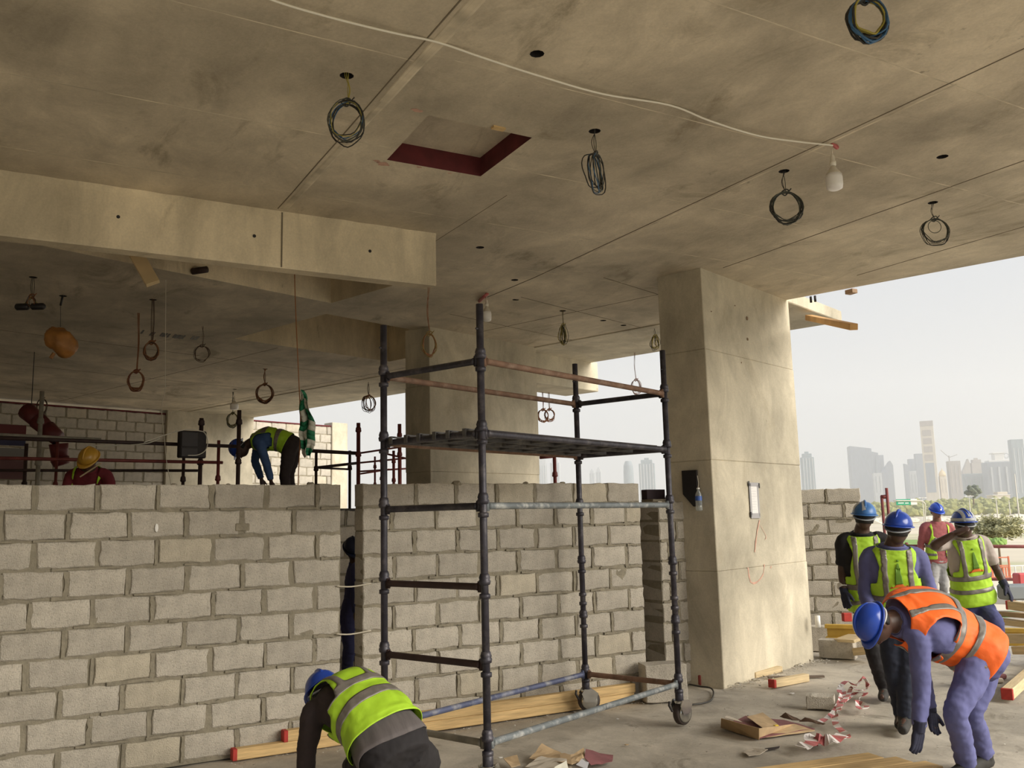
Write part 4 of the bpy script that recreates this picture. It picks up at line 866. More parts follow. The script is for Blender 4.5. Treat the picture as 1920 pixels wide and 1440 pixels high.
# ================================================================ PEOPLE
POSE = {
'orange': {'hip':(5.553,3.751,0.778),'waist':(5.439,3.837,0.879),'chest':(5.294,3.904,0.971),'neck':(5.009,3.957,1.004),'head':(4.839,3.978,0.995),'shL':(5.023,3.812,0.903),'shR':(5.332,4.053,1.024),'elL':(5.026,3.821,0.615),'wrL':(4.956,3.811,0.387),'haL':(4.949,3.838,0.253),'elR':(5.445,4.143,0.723),'wrR':(5.484,4.114,0.387),'haR':(5.463,4.084,0.26),'hipL':(5.375,3.667,0.733),'hipR':(5.723,3.833,0.706),'knL':(5.145,3.687,0.481),'knR':(5.565,3.873,0.4),'anL':(5.364,3.803,0.125),'anR':(5.759,3.944,0.092),'toeL':(5.151,3.807,0.062),'toeR':(5.517,3.939,0.029)},
'green': {'hip':(1.906,4.706,0.511),'waist':(1.864,4.877,0.636),'chest':(1.8,5.093,0.708),'neck':(1.746,5.249,0.704),'head':(1.746,5.384,0.708),'shL':(1.61,5.154,0.654),'shR':(1.952,5.209,0.711),'elL':(1.595,5.236,0.421),'wrL':(1.623,5.312,0.214),'haL':(1.643,5.353,0.11),'elR':(2.078,5.349,0.468),'wrR':(1.98,5.559,0.224),'haR':(1.927,5.603,0.146),'hipL':(1.824,4.726,0.465),'hipR':(1.992,4.693,0.494),'knL':(1.844,5.109,0.34),'knR':(2.208,4.957,0.348),'anL':(1.842,4.916,0.157),'anR':(2.074,4.84,0.156),'toeL':(1.865,5.146,0.053),'toeR':(2.17,5.065,0.041)},
'blue': {'hip':(6.217,4.889,0.867),'waist':(6.197,4.87,1.045),'chest':(6.16,4.855,1.253),'neck':(6.136,4.814,1.423),'head':(6.117,4.734,1.588),'shL':(6.023,4.957,1.334),'shR':(6.316,4.728,1.328),'elL':(6.012,5.01,1.06),'wrL':(5.907,4.856,0.844),'haL':(5.884,4.82,0.77),'elR':(6.352,4.684,1.099),'wrR':(6.254,4.59,0.88),'haR':(6.219,4.573,0.805),'hipL':(6.165,4.927,0.819),'hipR':(6.256,4.85,0.818),'knL':(6.149,4.912,0.45),'knR':(6.188,4.826,0.457),'anL':(6.359,5.041,0.093),'anR':(6.195,4.881,0.112),'toeL':(6.151,4.913,0.069),'toeR':(6.003,4.77,0.082)},
'black': {'hip':(6.978,5.759,0.875),'waist':(6.933,5.762,1.006),'chest':(6.868,5.73,1.262),'neck':(6.833,5.684,1.502),'head':(6.809,5.617,1.678),'shL':(6.712,5.79,1.428),'shR':(7.009,5.596,1.43),'elL':(6.752,5.861,1.173),'wrL':(6.727,5.834,0.981),'haL':(6.696,5.792,0.891),'elR':(6.901,5.502,1.174),'wrR':(6.719,5.386,1.006),'haR':(6.676,5.358,0.943),'hipL':(6.934,5.79,0.838),'hipR':(7.043,5.728,0.835),'knL':(6.923,5.719,0.416),'knR':(7.074,5.656,0.432),'anL':(7.125,5.808,0.101),'anR':(7.306,5.767,0.101),'toeL':(6.919,5.683,0.064),'toeR':(7.113,5.634,0.063)},
'grey': {'hip':(8.218,5.589,0.847),'waist':(8.188,5.58,0.999),'chest':(8.145,5.567,1.223),'neck':(8.089,5.528,1.437),'head':(8.005,5.472,1.584),'shL':(7.967,5.641,1.379),'shR':(8.27,5.47,1.371),'elL':(7.701,5.594,1.359),'wrL':(7.789,5.434,1.47),'haL':(7.822,5.389,1.494),'elR':(8.395,5.441,1.125),'wrR':(8.38,5.363,0.97),'haR':(8.372,5.323,0.903),'hipL':(8.164,5.634,0.768),'hipR':(8.298,5.558,0.764),'knL':(8.103,5.607,0.468),'knR':(8.142,5.333,0.626),'anL':(8.362,5.802,0.114),'anR':(8.514,5.66,0.107),'toeL':(8.156,5.701,0.079),'toeR':(8.323,5.552,0.062)},
'pink': {'hip':(13.637,9.83,0.871),'waist':(13.612,9.814,1.046),'chest':(13.593,9.787,1.264),'neck':(13.581,9.755,1.491),'head':(13.503,9.691,1.666),'shR':(13.401,9.872,1.409),'shL':(13.77,9.663,1.399),'elR':(13.413,9.981,1.111),'wrR':(13.349,9.929,0.863),'haR':(13.319,9.897,0.771),'elL':(13.906,9.701,1.107),'wrL':(13.764,9.629,0.854),'haL':(13.709,9.609,0.771),'hipR':(13.57,9.876,0.82),'hipL':(13.709,9.798,0.817),'knR':(13.479,9.855,0.481),'knL':(13.631,9.769,0.477),'anR':(13.59,9.979,0.158),'anL':(13.751,9.888,0.154),'toeR':(13.331,9.806,0.11),'toeL':(13.505,9.708,0.106)},
'gap': {'hip':(3.544,9.912,0.66),'waist':(3.548,9.873,0.871),'chest':(3.552,9.834,1.088),'neck':(3.531,9.791,1.26),'head':(3.48,9.756,1.414),'shL':(3.466,9.613,1.188),'shR':(3.639,10.02,1.189),'elL':(3.451,9.604,0.922),'wrL':(3.445,9.55,0.741),'haL':(3.458,9.519,0.659),'elR':(3.696,10.038,0.893),'wrR':(3.718,9.924,0.752),'haR':(3.742,9.92,0.692),'hipL':(3.466,9.832,0.649),'hipR':(3.62,10.001,0.624),'knL':(3.483,9.875,0.341),'knR':(3.633,9.984,0.317),'anL':(3.51,10.037,0.045),'anR':(3.674,10.077,0.006),'toeL':(3.446,9.89,0.009),'toeR':(3.678,9.953,-0.024)},
'yellow': {'hip':(0.926,11.302,1.924),'waist':(0.918,11.281,2.072),'chest':(0.9,11.208,2.218),'neck':(0.884,11.077,2.359),'head':(0.872,10.916,2.454),'shR':(0.731,11.233,2.296),'shL':(1.062,11.046,2.287),'elR':(0.659,11.196,2.071),'wrR':(0.729,10.95,1.919),'haR':(0.763,10.882,1.86),'elL':(1.14,10.923,2.07),'wrL':(1.055,10.766,1.91),'haL':(1.022,10.736,1.853),'hipR':(0.855,11.35,1.884),'hipL':(1.001,11.267,1.88),'knR':(0.852,11.304,1.483),'knL':(1.028,11.204,1.479),'anR':(0.886,11.529,1.075),'anL':(1.064,11.428,1.07),'toeR':(0.863,11.321,1.006),'toeL':(1.058,11.211,1)},
'bent': {'hip':(3.385,11.858,2.73),'waist':(3.259,11.917,2.803),'chest':(3.104,12.001,2.829),'neck':(2.928,12.106,2.798),'head':(2.774,12.153,2.701),'shL':(2.978,11.913,2.741),'shR':(3.05,12.262,2.843),'elL':(3.044,11.858,2.502),'wrL':(3.098,11.809,2.271),'haL':(3.114,11.815,2.182),'elR':(3.027,12.381,2.564),'wrR':(3.103,12.322,2.318),'haR':(3.119,12.325,2.246),'hipL':(3.335,11.778,2.681),'hipR':(3.44,11.946,2.71),'knL':(3.278,11.81,2.348),'knR':(3.382,11.981,2.357),'anL':(3.35,11.949,1.977),'anR':(3.468,12.114,1.98),'toeL':(3.212,11.802,1.934),'toeR':(3.315,11.976,1.937)},
}

def fuse(name, mm, m, parent, voxel, wr=0.0, ws=9.0, smooth=2):
    me = mm.mesh('tmp', m); o = bpy.data.objects.new('tmp', me); col.objects.link(o)
    md = o.modifiers.new('r', 'REMESH'); md.mode = 'VOXEL'; md.voxel_size = voxel; md.use_smooth_shade = True
    if smooth: sm = o.modifiers.new('s', 'SMOOTH'); sm.factor = .5; sm.iterations = smooth
    bpy.context.view_layer.update()
    out = bpy.data.meshes.new_from_object(o.evaluated_get(bpy.context.evaluated_depsgraph_get()))
    bpy.data.objects.remove(o); bpy.data.meshes.remove(me); out.name = name
    if wr:
        nrm = [v.normal.copy() for v in out.vertices]
        for v, q in zip(out.vertices, nrm):
            p = v.co; k = .25 - 1.3*abs(noise.noise(Vector((p.x*ws*.8 + p.z*2, p.y*ws*.8 - p.z*1.5, p.z*ws*1.5)))) + .35*noise.noise(p*ws*3.1)
            v.co = p + q*(wr*k)
    out.materials.clear(); out.materials.append(m)
    for p in out.polygons: p.use_smooth = True
    return link(name, out, parent)
def sp(x, e_=.85): return math.copysign(abs(x)**e_, x)
def lerp(a, b, t): return a + (b - a)*t
def hand(mm, wr, d, nrm, side, curl=.5, k=1.0, infl=0.0):
    """palm, four unequal bent fingers and a thumb leaving the side of the palm; nrm points out of the palm"""
    d = d.normalized(); nrm = (nrm - d*nrm.dot(d)).normalized(); w = d.cross(nrm).normalized()*side
    r = (.0092 + infl)*k
    for i in range(4):
        o = (i - 1.5)*.0195*k; mm.tube([wr + w*o*.55, wr + d*.045*k + w*o*.95, wr + d*.088*k + w*o], [(.016 + infl)*k, (.0165 + infl)*k, (.0125 + infl)*k], 8)
    for i, (L, sp_) in enumerate(((.068, -.10), (.077, -.02), (.071, .05), (.055, .14))):
        p = wr + d*.086*k + w*(i - 1.5)*.0205*k; dd = (d - w*(-sp_)).normalized(); pts = [p - dd*.02]; rr_ = [r*1.15]
        for s in range(3):
            pts.append(pts[-1] + dd*L*k*(.30 if s == 0 else .40 - .06*s) + (dd*.02 if s == 0 else Vector())); rr_.append(r*(1.05 - .12*s))
            a = curl*(.45 + .25*s); dd = (dd*cos(a) + nrm*sin(a)).normalized()
        mm.tube(catmull(pts, 3), [rr_[0]*(1 - .25*q/(3*len(pts) - 3)) for q in range(3*(len(pts) - 1) + 1)], 8)
    p = wr + d*.022*k - w*.024*k; t1 = (d*.75 - w*.62 + nrm*.3).normalized(); t2 = (d*.92 - w*.2 + nrm*.42).normalized()
    mm.tube([p, p + t1*.036*k, p + t1*.036*k + t2*.032*k, p + t1*.036*k + t2*.056*k], [r*1.5, r*1.35, r*1.15, r*.9], 8)

def person(key, label, st):
    J = {k: Vector(v) for k, v in POSE[key].items()}
    ground = st.get('ground', 0.0)
    o0 = Vector((J['hip'].x, J['hip'].y, ground)); J = {k: v - o0 for k, v in J.items()}
    for s in 'LR':
        if J['an' + s].z < .085: J['an' + s].z = .085
        J['toe' + s].z = max(.03, J['toe' + s].z - .02) if J['toe' + s].z < .25 else J['toe' + s].z
    if st.get('headdrop'): J['head'] = J['head'] - Vector((0, 0, st['headdrop']))
    root = thing('person', label, 'person', o0, 0)
    vx = st.get('voxel', .012); skin = st['skin']; bw = st.get('build', 1.0)
    rp = (J['hipR'] - J['hipL']).normalized(); rs = (J['shR'] - J['shL']).normalized()
    up = (J['waist'] - J['hip']).normalized(); sw = max(.34, min(.42, (J['shR'] - J['shL']).length))/.37*bw
    hip, waist, chest, neck, head = [J[k] for k in ('hip', 'waist', 'chest', 'neck', 'head')]
    ST = [(hip - up*.10, rp, .135, .088), (hip - up*.01, rp, .170, .118), (lerp(hip, waist, .55), rp, .160, .110), (waist, lerp(rp, rs, .5), .148, .105),
          (lerp(waist, chest, .55), rs, .160, .113), (chest, rs, .172*sw, .120), (lerp(chest, neck, .55), rs, .165*sw, .096), (lerp(chest, neck, .85), rs, .122, .076), (neck + (neck - chest).normalized()*.02, rs, .064, .064)]
    pos = catmull([s[0] for s in ST], 8); wv = catmull([Vector((s[2]*bw, s[3]*bw, 0)) for s in ST], 8); rv = catmull([s[1] for s in ST], 8); NS = len(pos)
    FR = []
    for i in range(NS):
        t = (pos[min(i + 1, NS - 1)] - pos[max(i - 1, 0)]).normalized(); r = rv[i]; r = (r - t*r.dot(t)).normalized(); FR.append((pos[i], r, t.cross(r), wv[i].x, wv[i].y))
    def surf(i, a, off=0.0, belly=1.0):
        k = max(0, min(NS - 1.001, i)); q = int(k); f = k - q; A, B = FR[q], FR[q + 1]
        P_, r, fw, w, dd = [lerp(A[j], B[j], f) for j in range(5)]
        return P_ + r*((w + off)*sp(cos(a))) + fw*((dd + off)*sp(sin(a)))
    def torso(mm, i0, i1, off, n=28):
        mm.rings([[surf(i, 2*pi*j/n, off) for j in range(n)] for i in range(i0, i1 + 1)])
    def limb(mm, pts, rad, n=14):
        P_ = catmull(pts, 5); R_ = [v.x for v in catmull([Vector((r, 0, 0)) for r in rad], 5)]; mm.tube(P_, R_, n)
    fdir = Vector(st['face']).normalized(); hup = Vector(st['up']); hup = (hup - fdir*hup.dot(fdir)).normalized(); hr = fdir.cross(hup)
    HM = Matrix(((hr.x, fdir.x, hup.x, head.x), (hr.y, fdir.y, hup.y, head.y), (hr.z, fdir.z, hup.z, head.z), (0, 0, 0, 1)))
    # ---- body, one continuous surface
    b = MB(); torso(b, 1, NS - 1, -.004)
    b.tube([neck - (neck - chest).normalized()*.07, lerp(neck, head, .25), lerp(neck, head, .6), head + hup*-.02], [.085, .066, .058, .056], 14)
    n = 20; rings = []
    for i in range(13):
        th = -pi/2 + pi*i/12; z = .118*sin(th); c = cos(th)**.9 if i not in (0, 12) else .02; jaw = 1 - .20*max(0, -sin(th))**1.2
        rings.append([HM @ Vector((.076*c*jaw*cos(2*pi*j/n), .094*c*sin(2*pi*j/n) + (.014*max(0, -sin(th)) if sin(2*pi*j/n) > 0 else -.004), z)) for j in range(n)])
    b.rings(rings)
    b.tube([HM @ Vector((0, .086, .012)), HM @ Vector((0, .106, -.018)), HM @ Vector((0, .112, -.026)), HM @ Vector((0, .092, -.036))], [.008, .013, .016, .012], 8)
    b.tube([HM @ Vector((0, .088, .034)), HM @ Vector((0, .093, .030))], [.02, .01], 8)
    b.tube([HM @ Vector((-.03, .080, .035)), HM @ Vector((0, .092, .034)), HM @ Vector((.03, .080, .035))], .009, 8)
    b.tube([HM @ Vector((-.022, .086, -.058)), HM @ Vector((0, .097, -.06)), HM @ Vector((.022, .086, -.058))], .009, 8)
    for s in (-1, 1):
        b.tube([HM @ Vector((s*.072, -.005, -.03)), HM @ Vector((s*.086, -.012, .0)), HM @ Vector((s*.080, -.018, .03))], [.008, .013, .011], 8)
    for s in 'LR':
        sh, el, w_, ha = [J[k + s] for k in ('sh', 'el', 'wr', 'ha')]
        limb(b, [lerp(neck, sh, .55), sh, lerp(sh, el, .5), el, lerp(el, w_, .35), w_], [.05, .054, .045, .038, .040, .027])
        kn, an, to, hp = [J[k + s] for k in ('kn', 'an', 'toe', 'hip')]
        limb(b, [hp, lerp(hp, kn, .5), kn, lerp(kn, an, .35), an], [.085, .070, .053, .054, .036])
        b.tube([an + (an - to).normalized()*.02, an, lerp(an, to, .5), lerp(an, to, .8)], [.025, .030, .026, .02], 10)
        hd = (ha - w_); hd = hd.normalized() if hd.length > .02 else (w_ - el).normalized(); side = 1 if s == 'R' else -1
        inw = (lerp(J['hipL'], J['hipR'], .5) - ha); nrm = Vector(st.get('palm' + s, tuple(inw)))
        hand(b, w_, hd, nrm, side, st.get('curl', .55), .86 if (st.get('gloves') or st.get('glove' + s)) else 1.0)
    fuse('body', b, skin, root, st.get('bvox', min(vx, .010)), 0, 9, 1)
    for s in (-1, 1):
        E = MB(); E.lathe([(.001, -.010), (.007, -.007), (.010, 0), (.007, .007), (.001, .010)], 10, 0, HM @ Matrix.Translation((s*.030, .080, .014))); E.build('eye', EYEW, root, True)
        E = MB(); E.lathe([(.001, -.005), (.005, 0), (.001, .005)], 8, 0, HM @ Matrix.Translation((s*.030, .0885, .014))); E.build('pupil', BLACKP, root, True)
    E = MB(); E.tube([HM @ Vector((-.024, .087, -.060)), HM @ Vector((0, .1015, -.061)), HM @ Vector((.024, .087, -.060))], [.004, .0075, .004], 8); E.build('lips', LIPS, root, True)
    h = MB(); rings = []
    for i in range(7):
        z = -.05 + .13*i/6; c = math.sqrt(max(.01, 1 - (z/.125)**2)); rings.append([HM @ Vector((.083*c*cos(a), (.102*c)*sin(a) - .004, z)) for a in [pi + .25 + (pi - .5)*q/14 for q in range(15)]] + [HM @ Vector((.070*c*cos(a), .088*c*sin(a) - .004, z)) for a in [2*pi - .25 - (pi - .5)*q/14 for q in range(15)]])
    h.rings(rings); h.build('hair', HAIR, root, True)
    # ---- clothes
    T = MB(); torso(T, 0, 26, .019)
    for s in 'LR':
        hp, kn, an = J['hip' + s], J['kn' + s], J['an' + s]
        limb(T, [lerp(hp, hip, .15) + up*.02, lerp(hp, kn, .45), kn, lerp(kn, an, .4), lerp(kn, an, .97)], [k_*st.get('legk', 1.0) for k_ in (.106, .092, .072, .068, st.get('cuff', .060))])
    tr_ = fuse('trousers', T, st['pants'], root, vx, .009, 11)
    Sh = MB(); torso(Sh, st.get('shirt0', 9), NS - 2, .010 if st.get('shirt0', 9) > 8 else .022)
    ls = st.get('sleeve', .97)
    for s in 'LR':
        sh, el, w_ = J['sh' + s], J['el' + s], J['wr' + s]
        if ls > .7: limb(Sh, [lerp(neck, sh, .55), sh, lerp(sh, el, .5), el, lerp(el, w_, .4), lerp(el, w_, ls)], [.062, .070, .062, .055, .053, .043])
        else: limb(Sh, [lerp(neck, sh, .55), sh, lerp(sh, el, .4), lerp(sh, el, .8)], [.062, .070, .064, .062])
    fuse('shirt', Sh, st['shirt'], root, vx, .007, 12)
    C_ = MB(); q = [surf(NS - 4.5, 2*pi*j/20, .016) for j in range(20)]; q2 = [surf(NS - 2.0, 2*pi*j/20, .010) for j in range(20)]; q3 = [surf(NS - 2.0, 2*pi*j/20, .003) for j in range(20)]; q4 = [surf(NS - 4.5, 2*pi*j/20, .006) for j in range(20)]
    C_.rings([q, q2, q3, q4], 0, False, True); C_.build('collar', st['shirt'], root, True)
    if 'tail' in st:
        C_ = MB(); n = 40; hem = lambda a: 7.5 + 1.6*sin(2*a + 1)
        rows = [[surf(lerp(hem(2*pi*j/n), 22, i/8), 2*pi*j/n, .026 - .004*i/8 + .006*nz((j*.6, i*.2, 0))) for j in range(n)] for i in range(9)]
        C_.rings(rows, 0, False); o = C_.build('shirt_tail', st['tail'], root, True); md = o.modifiers.new('t', 'SOLIDIFY'); md.thickness = .004
    for s in 'LR':
        an, to, kn = J['an' + s], J['toe' + s], J['kn' + s]; B = MB(); bd = (to - an); flat = Vector((bd.x, bd.y, 0)); flat = flat.normalized() if flat.length > .03 else Vector((0, 1, 0))
        heel = an - flat*.055 + Vector((0, 0, -.045)); tip = an + flat*.185 + Vector((0, 0, -.055)) if bd.z > -.25 else to
        B.tube([lerp(an, kn, .28), an, an - Vector((0, 0, .03))], [.056, .055, .050], 12); B.tube([heel, an + flat*.05 - Vector((0, 0, .035)), tip - flat*.05 + Vector((0, 0, .004)), tip], [.040, .048, .044, .032], 12)
        fuse('boot', B, st.get('boots', BOOT), root, .012, .003, 20)
        if st.get('glove' + s) or st.get('gloves'):
            G = MB(); w_, ha, el = J['wr' + s], J['ha' + s], J['el' + s]; hd = (ha - w_); hd = hd.normalized() if hd.length > .02 else (w_ - el).normalized()
            nrm = Vector(st.get('palm' + s, tuple(lerp(J['hipL'], J['hipR'], .5) - ha)))
            hand(G, w_, hd, nrm, 1 if s == 'R' else -1, st.get('curl', .55), 1.04, .0025); G.tube([w_ - hd*.05, w_ + hd*.02], [.040, .036], 12)
            gl = fuse('glove', G, GLOVE, root, .0042, 0, 9, 1)
            if st.get('cuffband'):
                K = MB(); K.tube([w_ - hd*.075, w_ - hd*.04], [.052, .052], 14); K.build('cuff_band', WHITE, root, True)
    # ---- hi-vis vest with reflective strips
    if 'vest' in st:
        i_top, i_bot = NS - st.get('vtop', 5.5), st.get('hem', 9.0); rows, n = 84, 112; offb = st.get('loose', .030)
        Vp = [[None]*n for _ in range(rows + 1)]; L_ = [None]*(rows + 1)
        for r in range(rows + 1):
            i = lerp(i_top, i_bot, r/rows); k = int(min(i, NS - 2)); 
            L_[r] = i
            for j in range(n):
                a = 2*pi*j/n; fl_ = .010*max(0, (r/rows - .6)); Vp[r][j] = surf(i, a, offb + fl_ + .007*nz((cos(a)*2.2 + 3, sin(a)*2.2, i*.20 + hash(key[0]) % 1)) + .004*nz((cos(a)*6, sin(a)*6, i*.3)))
        arc = [0]
        for r in range(rows): arc.append(arc[-1] + (FR[min(NS - 1, int(L_[r]))][0] - FR[min(NS - 1, int(L_[r + 1]))][0]).length + .35*(surf(L_[r], 0) - surf(L_[r + 1], 0)).length)
        arc = [a/arc[-1] for a in arc]
        vest, strips = MB(), MB(); a0_ = st.get('arm0', 33)
        bands = st.get('bands', ((.56, .65), (.78, .86)))
        vv = [p for row in Vp for p in row]; vf = []; sf = []; 
        for r in range(rows):
            i = .5*(L_[r] + L_[r + 1]); k = max(0, min(NS - 2, int(i))); P_, rt_, fw, w, dd = FR[k]; s_ = .5*(arc[r] + arc[r + 1])
            for j in range(n):
                c = .25*(Vp[r][j] + Vp[r + 1][j] + Vp[r][(j + 1) % n] + Vp[r + 1][(j + 1) % n]); x = (c - P_).dot(rt_); y = (c - P_).dot(fw)
                lim = st.get('lim', .150)*sw - .03*max(0, 1 - abs(s_ - .25)/.2)
                if a0_ < i and abs(x) > lim: continue
                if a0_ - 3 < i <= a0_ and abs(x) > lim and abs(y) < .06: continue
                if y > 0 and abs(x) < st.get('open', .004) + (.05 if i > 40 else 0): continue
                f = (r*n + j, r*n + (j + 1) % n, (r + 1)*n + (j + 1) % n, (r + 1)*n + j); vf.append(f)
                vert = .072 < abs(x) < .112 and s_ < bands[0][1]
                if vert or any(a <= s_ <= b_ for a, b_ in bands): sf.append(f)
        vest.add(vv, vf); vo = vest.build('vest', st['vest'], root, True); md = vo.modifiers.new('t', 'SOLIDIFY'); md.thickness = .004
        strips.v = []
        off = [surf(L_[r], 2*pi*j/n, 0) for r in range(rows + 1) for j in range(n)]
        sv = []
        for idx, p in enumerate(vv):
            d = p - off[idx]; sv.append(p + d.normalized()*.0045)
        strips.add(sv, sf); so = strips.build('reflective_strip', REFLECT, vo, True); md = so.modifiers.new('t', 'SOLIDIFY'); md.thickness = .004
        for me in (vo.data, so.data):
            bm = bmesh.new(); bm.from_mesh(me); bmesh.ops.delete(bm, geom=[v for v in bm.verts if not v.link_faces], context='VERTS')
            for _ in range(5):
                new = {}
                for v in bm.verts:
                    be = [e_ for e_ in v.link_edges if len(e_.link_faces) == 1]
                    if len(be) == 2: new[v] = v.co*.4 + (be[0].other_vert(v).co + be[1].other_vert(v).co)*.3
                for v, c in new.items(): v.co = c
            bm.to_mesh(me); bm.free()
        if st.get('emblem'):
            def back(x, s, o_=.040):
                r = min(range(rows + 1), key=lambda q: abs(arc[q] - s)); i = L_[r]
                if 0 < r < rows:
                    i = L_[r] + (L_[r + 1] - L_[r])*((s - arc[r])/max(1e-6, arc[r + 1] - arc[r]))
                k = max(0, min(NS - 2, int(i))); w = FR[k][3] + offb; cc = max(-1, min(1, x/w)); cc = math.copysign(abs(cc)**(1/.85), cc); return surf(i, -math.acos(cc), o_)
            def patch(name, fn, m, k=12, l=6):
                mm = MB(); mm.add([back(*fn(u/k, v/l)) for u in range(k + 1) for v in range(l + 1)], [(u*(l + 1) + v, u*(l + 1) + v + 1, (u + 1)*(l + 1) + v + 1, (u + 1)*(l + 1) + v) for u in range(k) for v in range(l)])
                o = mm.build(name, m, vo, True); md = o.modifiers.new('t', 'SOLIDIFY'); md.thickness = .003
            patch('emblem_tower', lambda u, v: ((v - .5)*2*(.005 + .024*u**.7), .17 + .28*u), EMBG)
            patch('emblem_base', lambda u, v: ((u - .5)*.13, .49 + .02*(2*u - 1)**2 - .035*(1 - v)*(1 - (2*u - 1)**2)), EMBO)
            patch('emblem_mark', lambda u, v: ((u - .5)*.018, .12 + .022*v), EMBG, 3, 3)
    # ---- hard hat
    hat = st['hat']; hc = HM @ Matrix.Translation((0, -.005, .036)) @ Matrix.Diagonal((.885, .90, .94, 1)); n = 28; rings = []
    for i in range(11):
        th = (pi/2)*i/10; c = cos(th) if i < 10 else .02; rings.append([hc @ Vector((.116*c*cos(2*pi*j/n), .140*c*sin(2*pi*j/n), .122*sin(th)**.92 - .012)) for j in range(n)])
    inner = [[hc @ Vector((.108*cos(2*pi*j/n), .132*sin(2*pi*j/n), -.012)) for j in range(n)], [hc @ Vector((.02*cos(2*pi*j/n), .02*sin(2*pi*j/n), .09)) for j in range(n)]]
    mm = MB(); mm.rings(inner[::-1] + rings); ho = mm.build('hard_hat', hat, root, True)
    mm = MB(); br = lambda z, e_: [hc @ Vector(((.114 + e_)*cos(2*pi*j/n), (.138 + e_)*sin(2*pi*j/n) + (e_*2.6 if sin(2*pi*j/n) > .55 else 0)*(sin(2*pi*j/n) - .4), z - (.012 if e_ else 0)*max(0, sin(2*pi*j/n)))) for j in range(n)]
    mm.rings([br(-.004, 0), br(-.010, .018), br(-.017, .018), br(-.014, 0)], 0, False, True); mm.build('brim', hat, ho, True)
    mm = MB(); mm.tube([hc @ Vector((0, .128*cos(a), .125*sin(a) - .010)) for a in [.5 + (pi - 1)*q/12 for q in range(13)]], .011, 8); mm.build('ridge', hat, ho, True)
    mm = MB(); mm.tube([hc @ Vector((.104*cos(a), .118*sin(a), -.028 - .03*max(0, -sin(a)))) for a in [pi + .1 + (pi - .2)*q/14 for q in range(15)]], .011, 8, flat=.4); mm.build('head_strap', st.get('strap', GREYTAPE), ho, True)
    def hatband(fn, m, k=14, l=4, name='tape_stripe'):
        mm = MB(); pts = []
        for u in range(k + 1):
            for v in range(l + 1):
                x, y = fn(u/k, v/l); q = Vector((x/.116, y/.140, 0)); ll = min(.999, q.length); z = .122*math.sqrt(1 - ll*ll)**.92 - .012
                pts.append(hc @ (Vector((x, y, z))*1.018 + Vector((0, 0, .0015))))
        mm.add(pts, [(u*(l + 1) + v, u*(l + 1) + v + 1, (u + 1)*(l + 1) + v + 1, (u + 1)*(l + 1) + v) for u in range(k) for v in range(l)]); mm.build(name, m, ho, True)
    for kind, m in st.get('hatmarks', ()):
        if kind == 'long': 
            for x0 in (-.055, .0, .052): hatband(lambda u, v: (x0 + (v - .5)*.030, -.128 + .256*u), m)
        if kind == 'left': hatband(lambda u, v: (-.105 + .055*v, -.06 + .12*u), m, 10, 6)
        if kind == 'mid': hatband(lambda u, v: (-.03 + .035*v, -.13 + .26*u), m)
        if kind == 'rim':
            mm = MB(); mm.rings([[hc @ Vector((r_*.117*cos(2*pi*j/n), r_*.141*sin(2*pi*j/n), z)) for j in range(n)] for r_, z in ((1.012, -.006), (1.0, .028), (.99, .028), (.99, -.006))], 0, False, True); mm.build('rim_tape', m, ho, True)
        if kind == 'badge':
            mm = MB(); mm.lathe([(.001, 0), (.016, 0), (.016, .004), (.001, .004)], 10, 0, hc @ Matrix.Translation((0, .128, .04)) @ Matrix.Rotation(-pi/2 + .3, 4, 'X')); mm.build('badge', m, ho)
    return root

person('orange', 'man in orange vest and blue coverall bending to lift boards', dict(face=(-0.326,0.137,-0.935), up=(-0.91,0.278,0.307), skin=SKIN, shirt=COVERALL, pants=COVERALL, vest=HIVISO, hat=HATB, strap=WHITE, gloves=True, voxel=.011, curl=.42, loose=.055, vtop=3.4, lim=.165, arm0=38, palmL=(0.088,0.966,0.244), bands=((.50, .59), (.74, .81)), hem=6.5, build=1.14, cuff=.066))
person('green', 'man crouching in yellow-green vest and blue hard hat at the bottom', dict(face=(0.062,0.755,-0.653), up=(-0.175,0.677,0.715), skin=SKIN, shirt=BROWNC, pants=BLACKC, tail=GREYSH, vest=HIVIS, hat=HATB, voxel=.011, hem=14.0, loose=.045, legk=1.13, bands=((.42, .52), (.66, .76)), build=1.05))
person('blue', 'man from behind in blue sleeves with an emblem on his yellow-green vest', dict(face=(0.909,0.415,0.046), up=(-0.035,-0.15,0.988), skin=SKIN, headdrop=.03, shirt=COVERALL, pants=JEANS, vest=HIVIS, hat=HATB, emblem=True, voxel=.011, hem=6.5, bands=((.60, .69), (.82, .90)), build=1.04))
person('black', 'man from behind in black T-shirt, hat patched with silver tape, nearest the wall', dict(face=(0.731,0.678,0.084), up=(-0.035,-0.15,0.988), skin=SKIN, headdrop=.03, shirt=BLACKC, pants=BLACKC, sleeve=.5, vest=HIVIS, hat=HATLB, hatmarks=(('left', GREYTAPE), ('mid', GREYTAPE)), gloves=True, cuffband=True, voxel=.012, hem=8.0, bands=((.66, .73), (.84, .90))))
person('grey', 'man from behind in pale grey T-shirt, hat with white stripes, hand at his neck', dict(face=(0.438,0.898,0.028), up=(-0.079,-0.125,0.989), skin=SKIN, headdrop=.03, shirt=GREYTEE, pants=COVERD, sleeve=.5, vest=HIVIS, hat=HATB, hatmarks=(('long', GREYTAPE), ('rim', GREYTAPE)), emblem=True, gloveR=True, voxel=.012, hem=5.5, bands=((.56, .63), (.75, .81))))
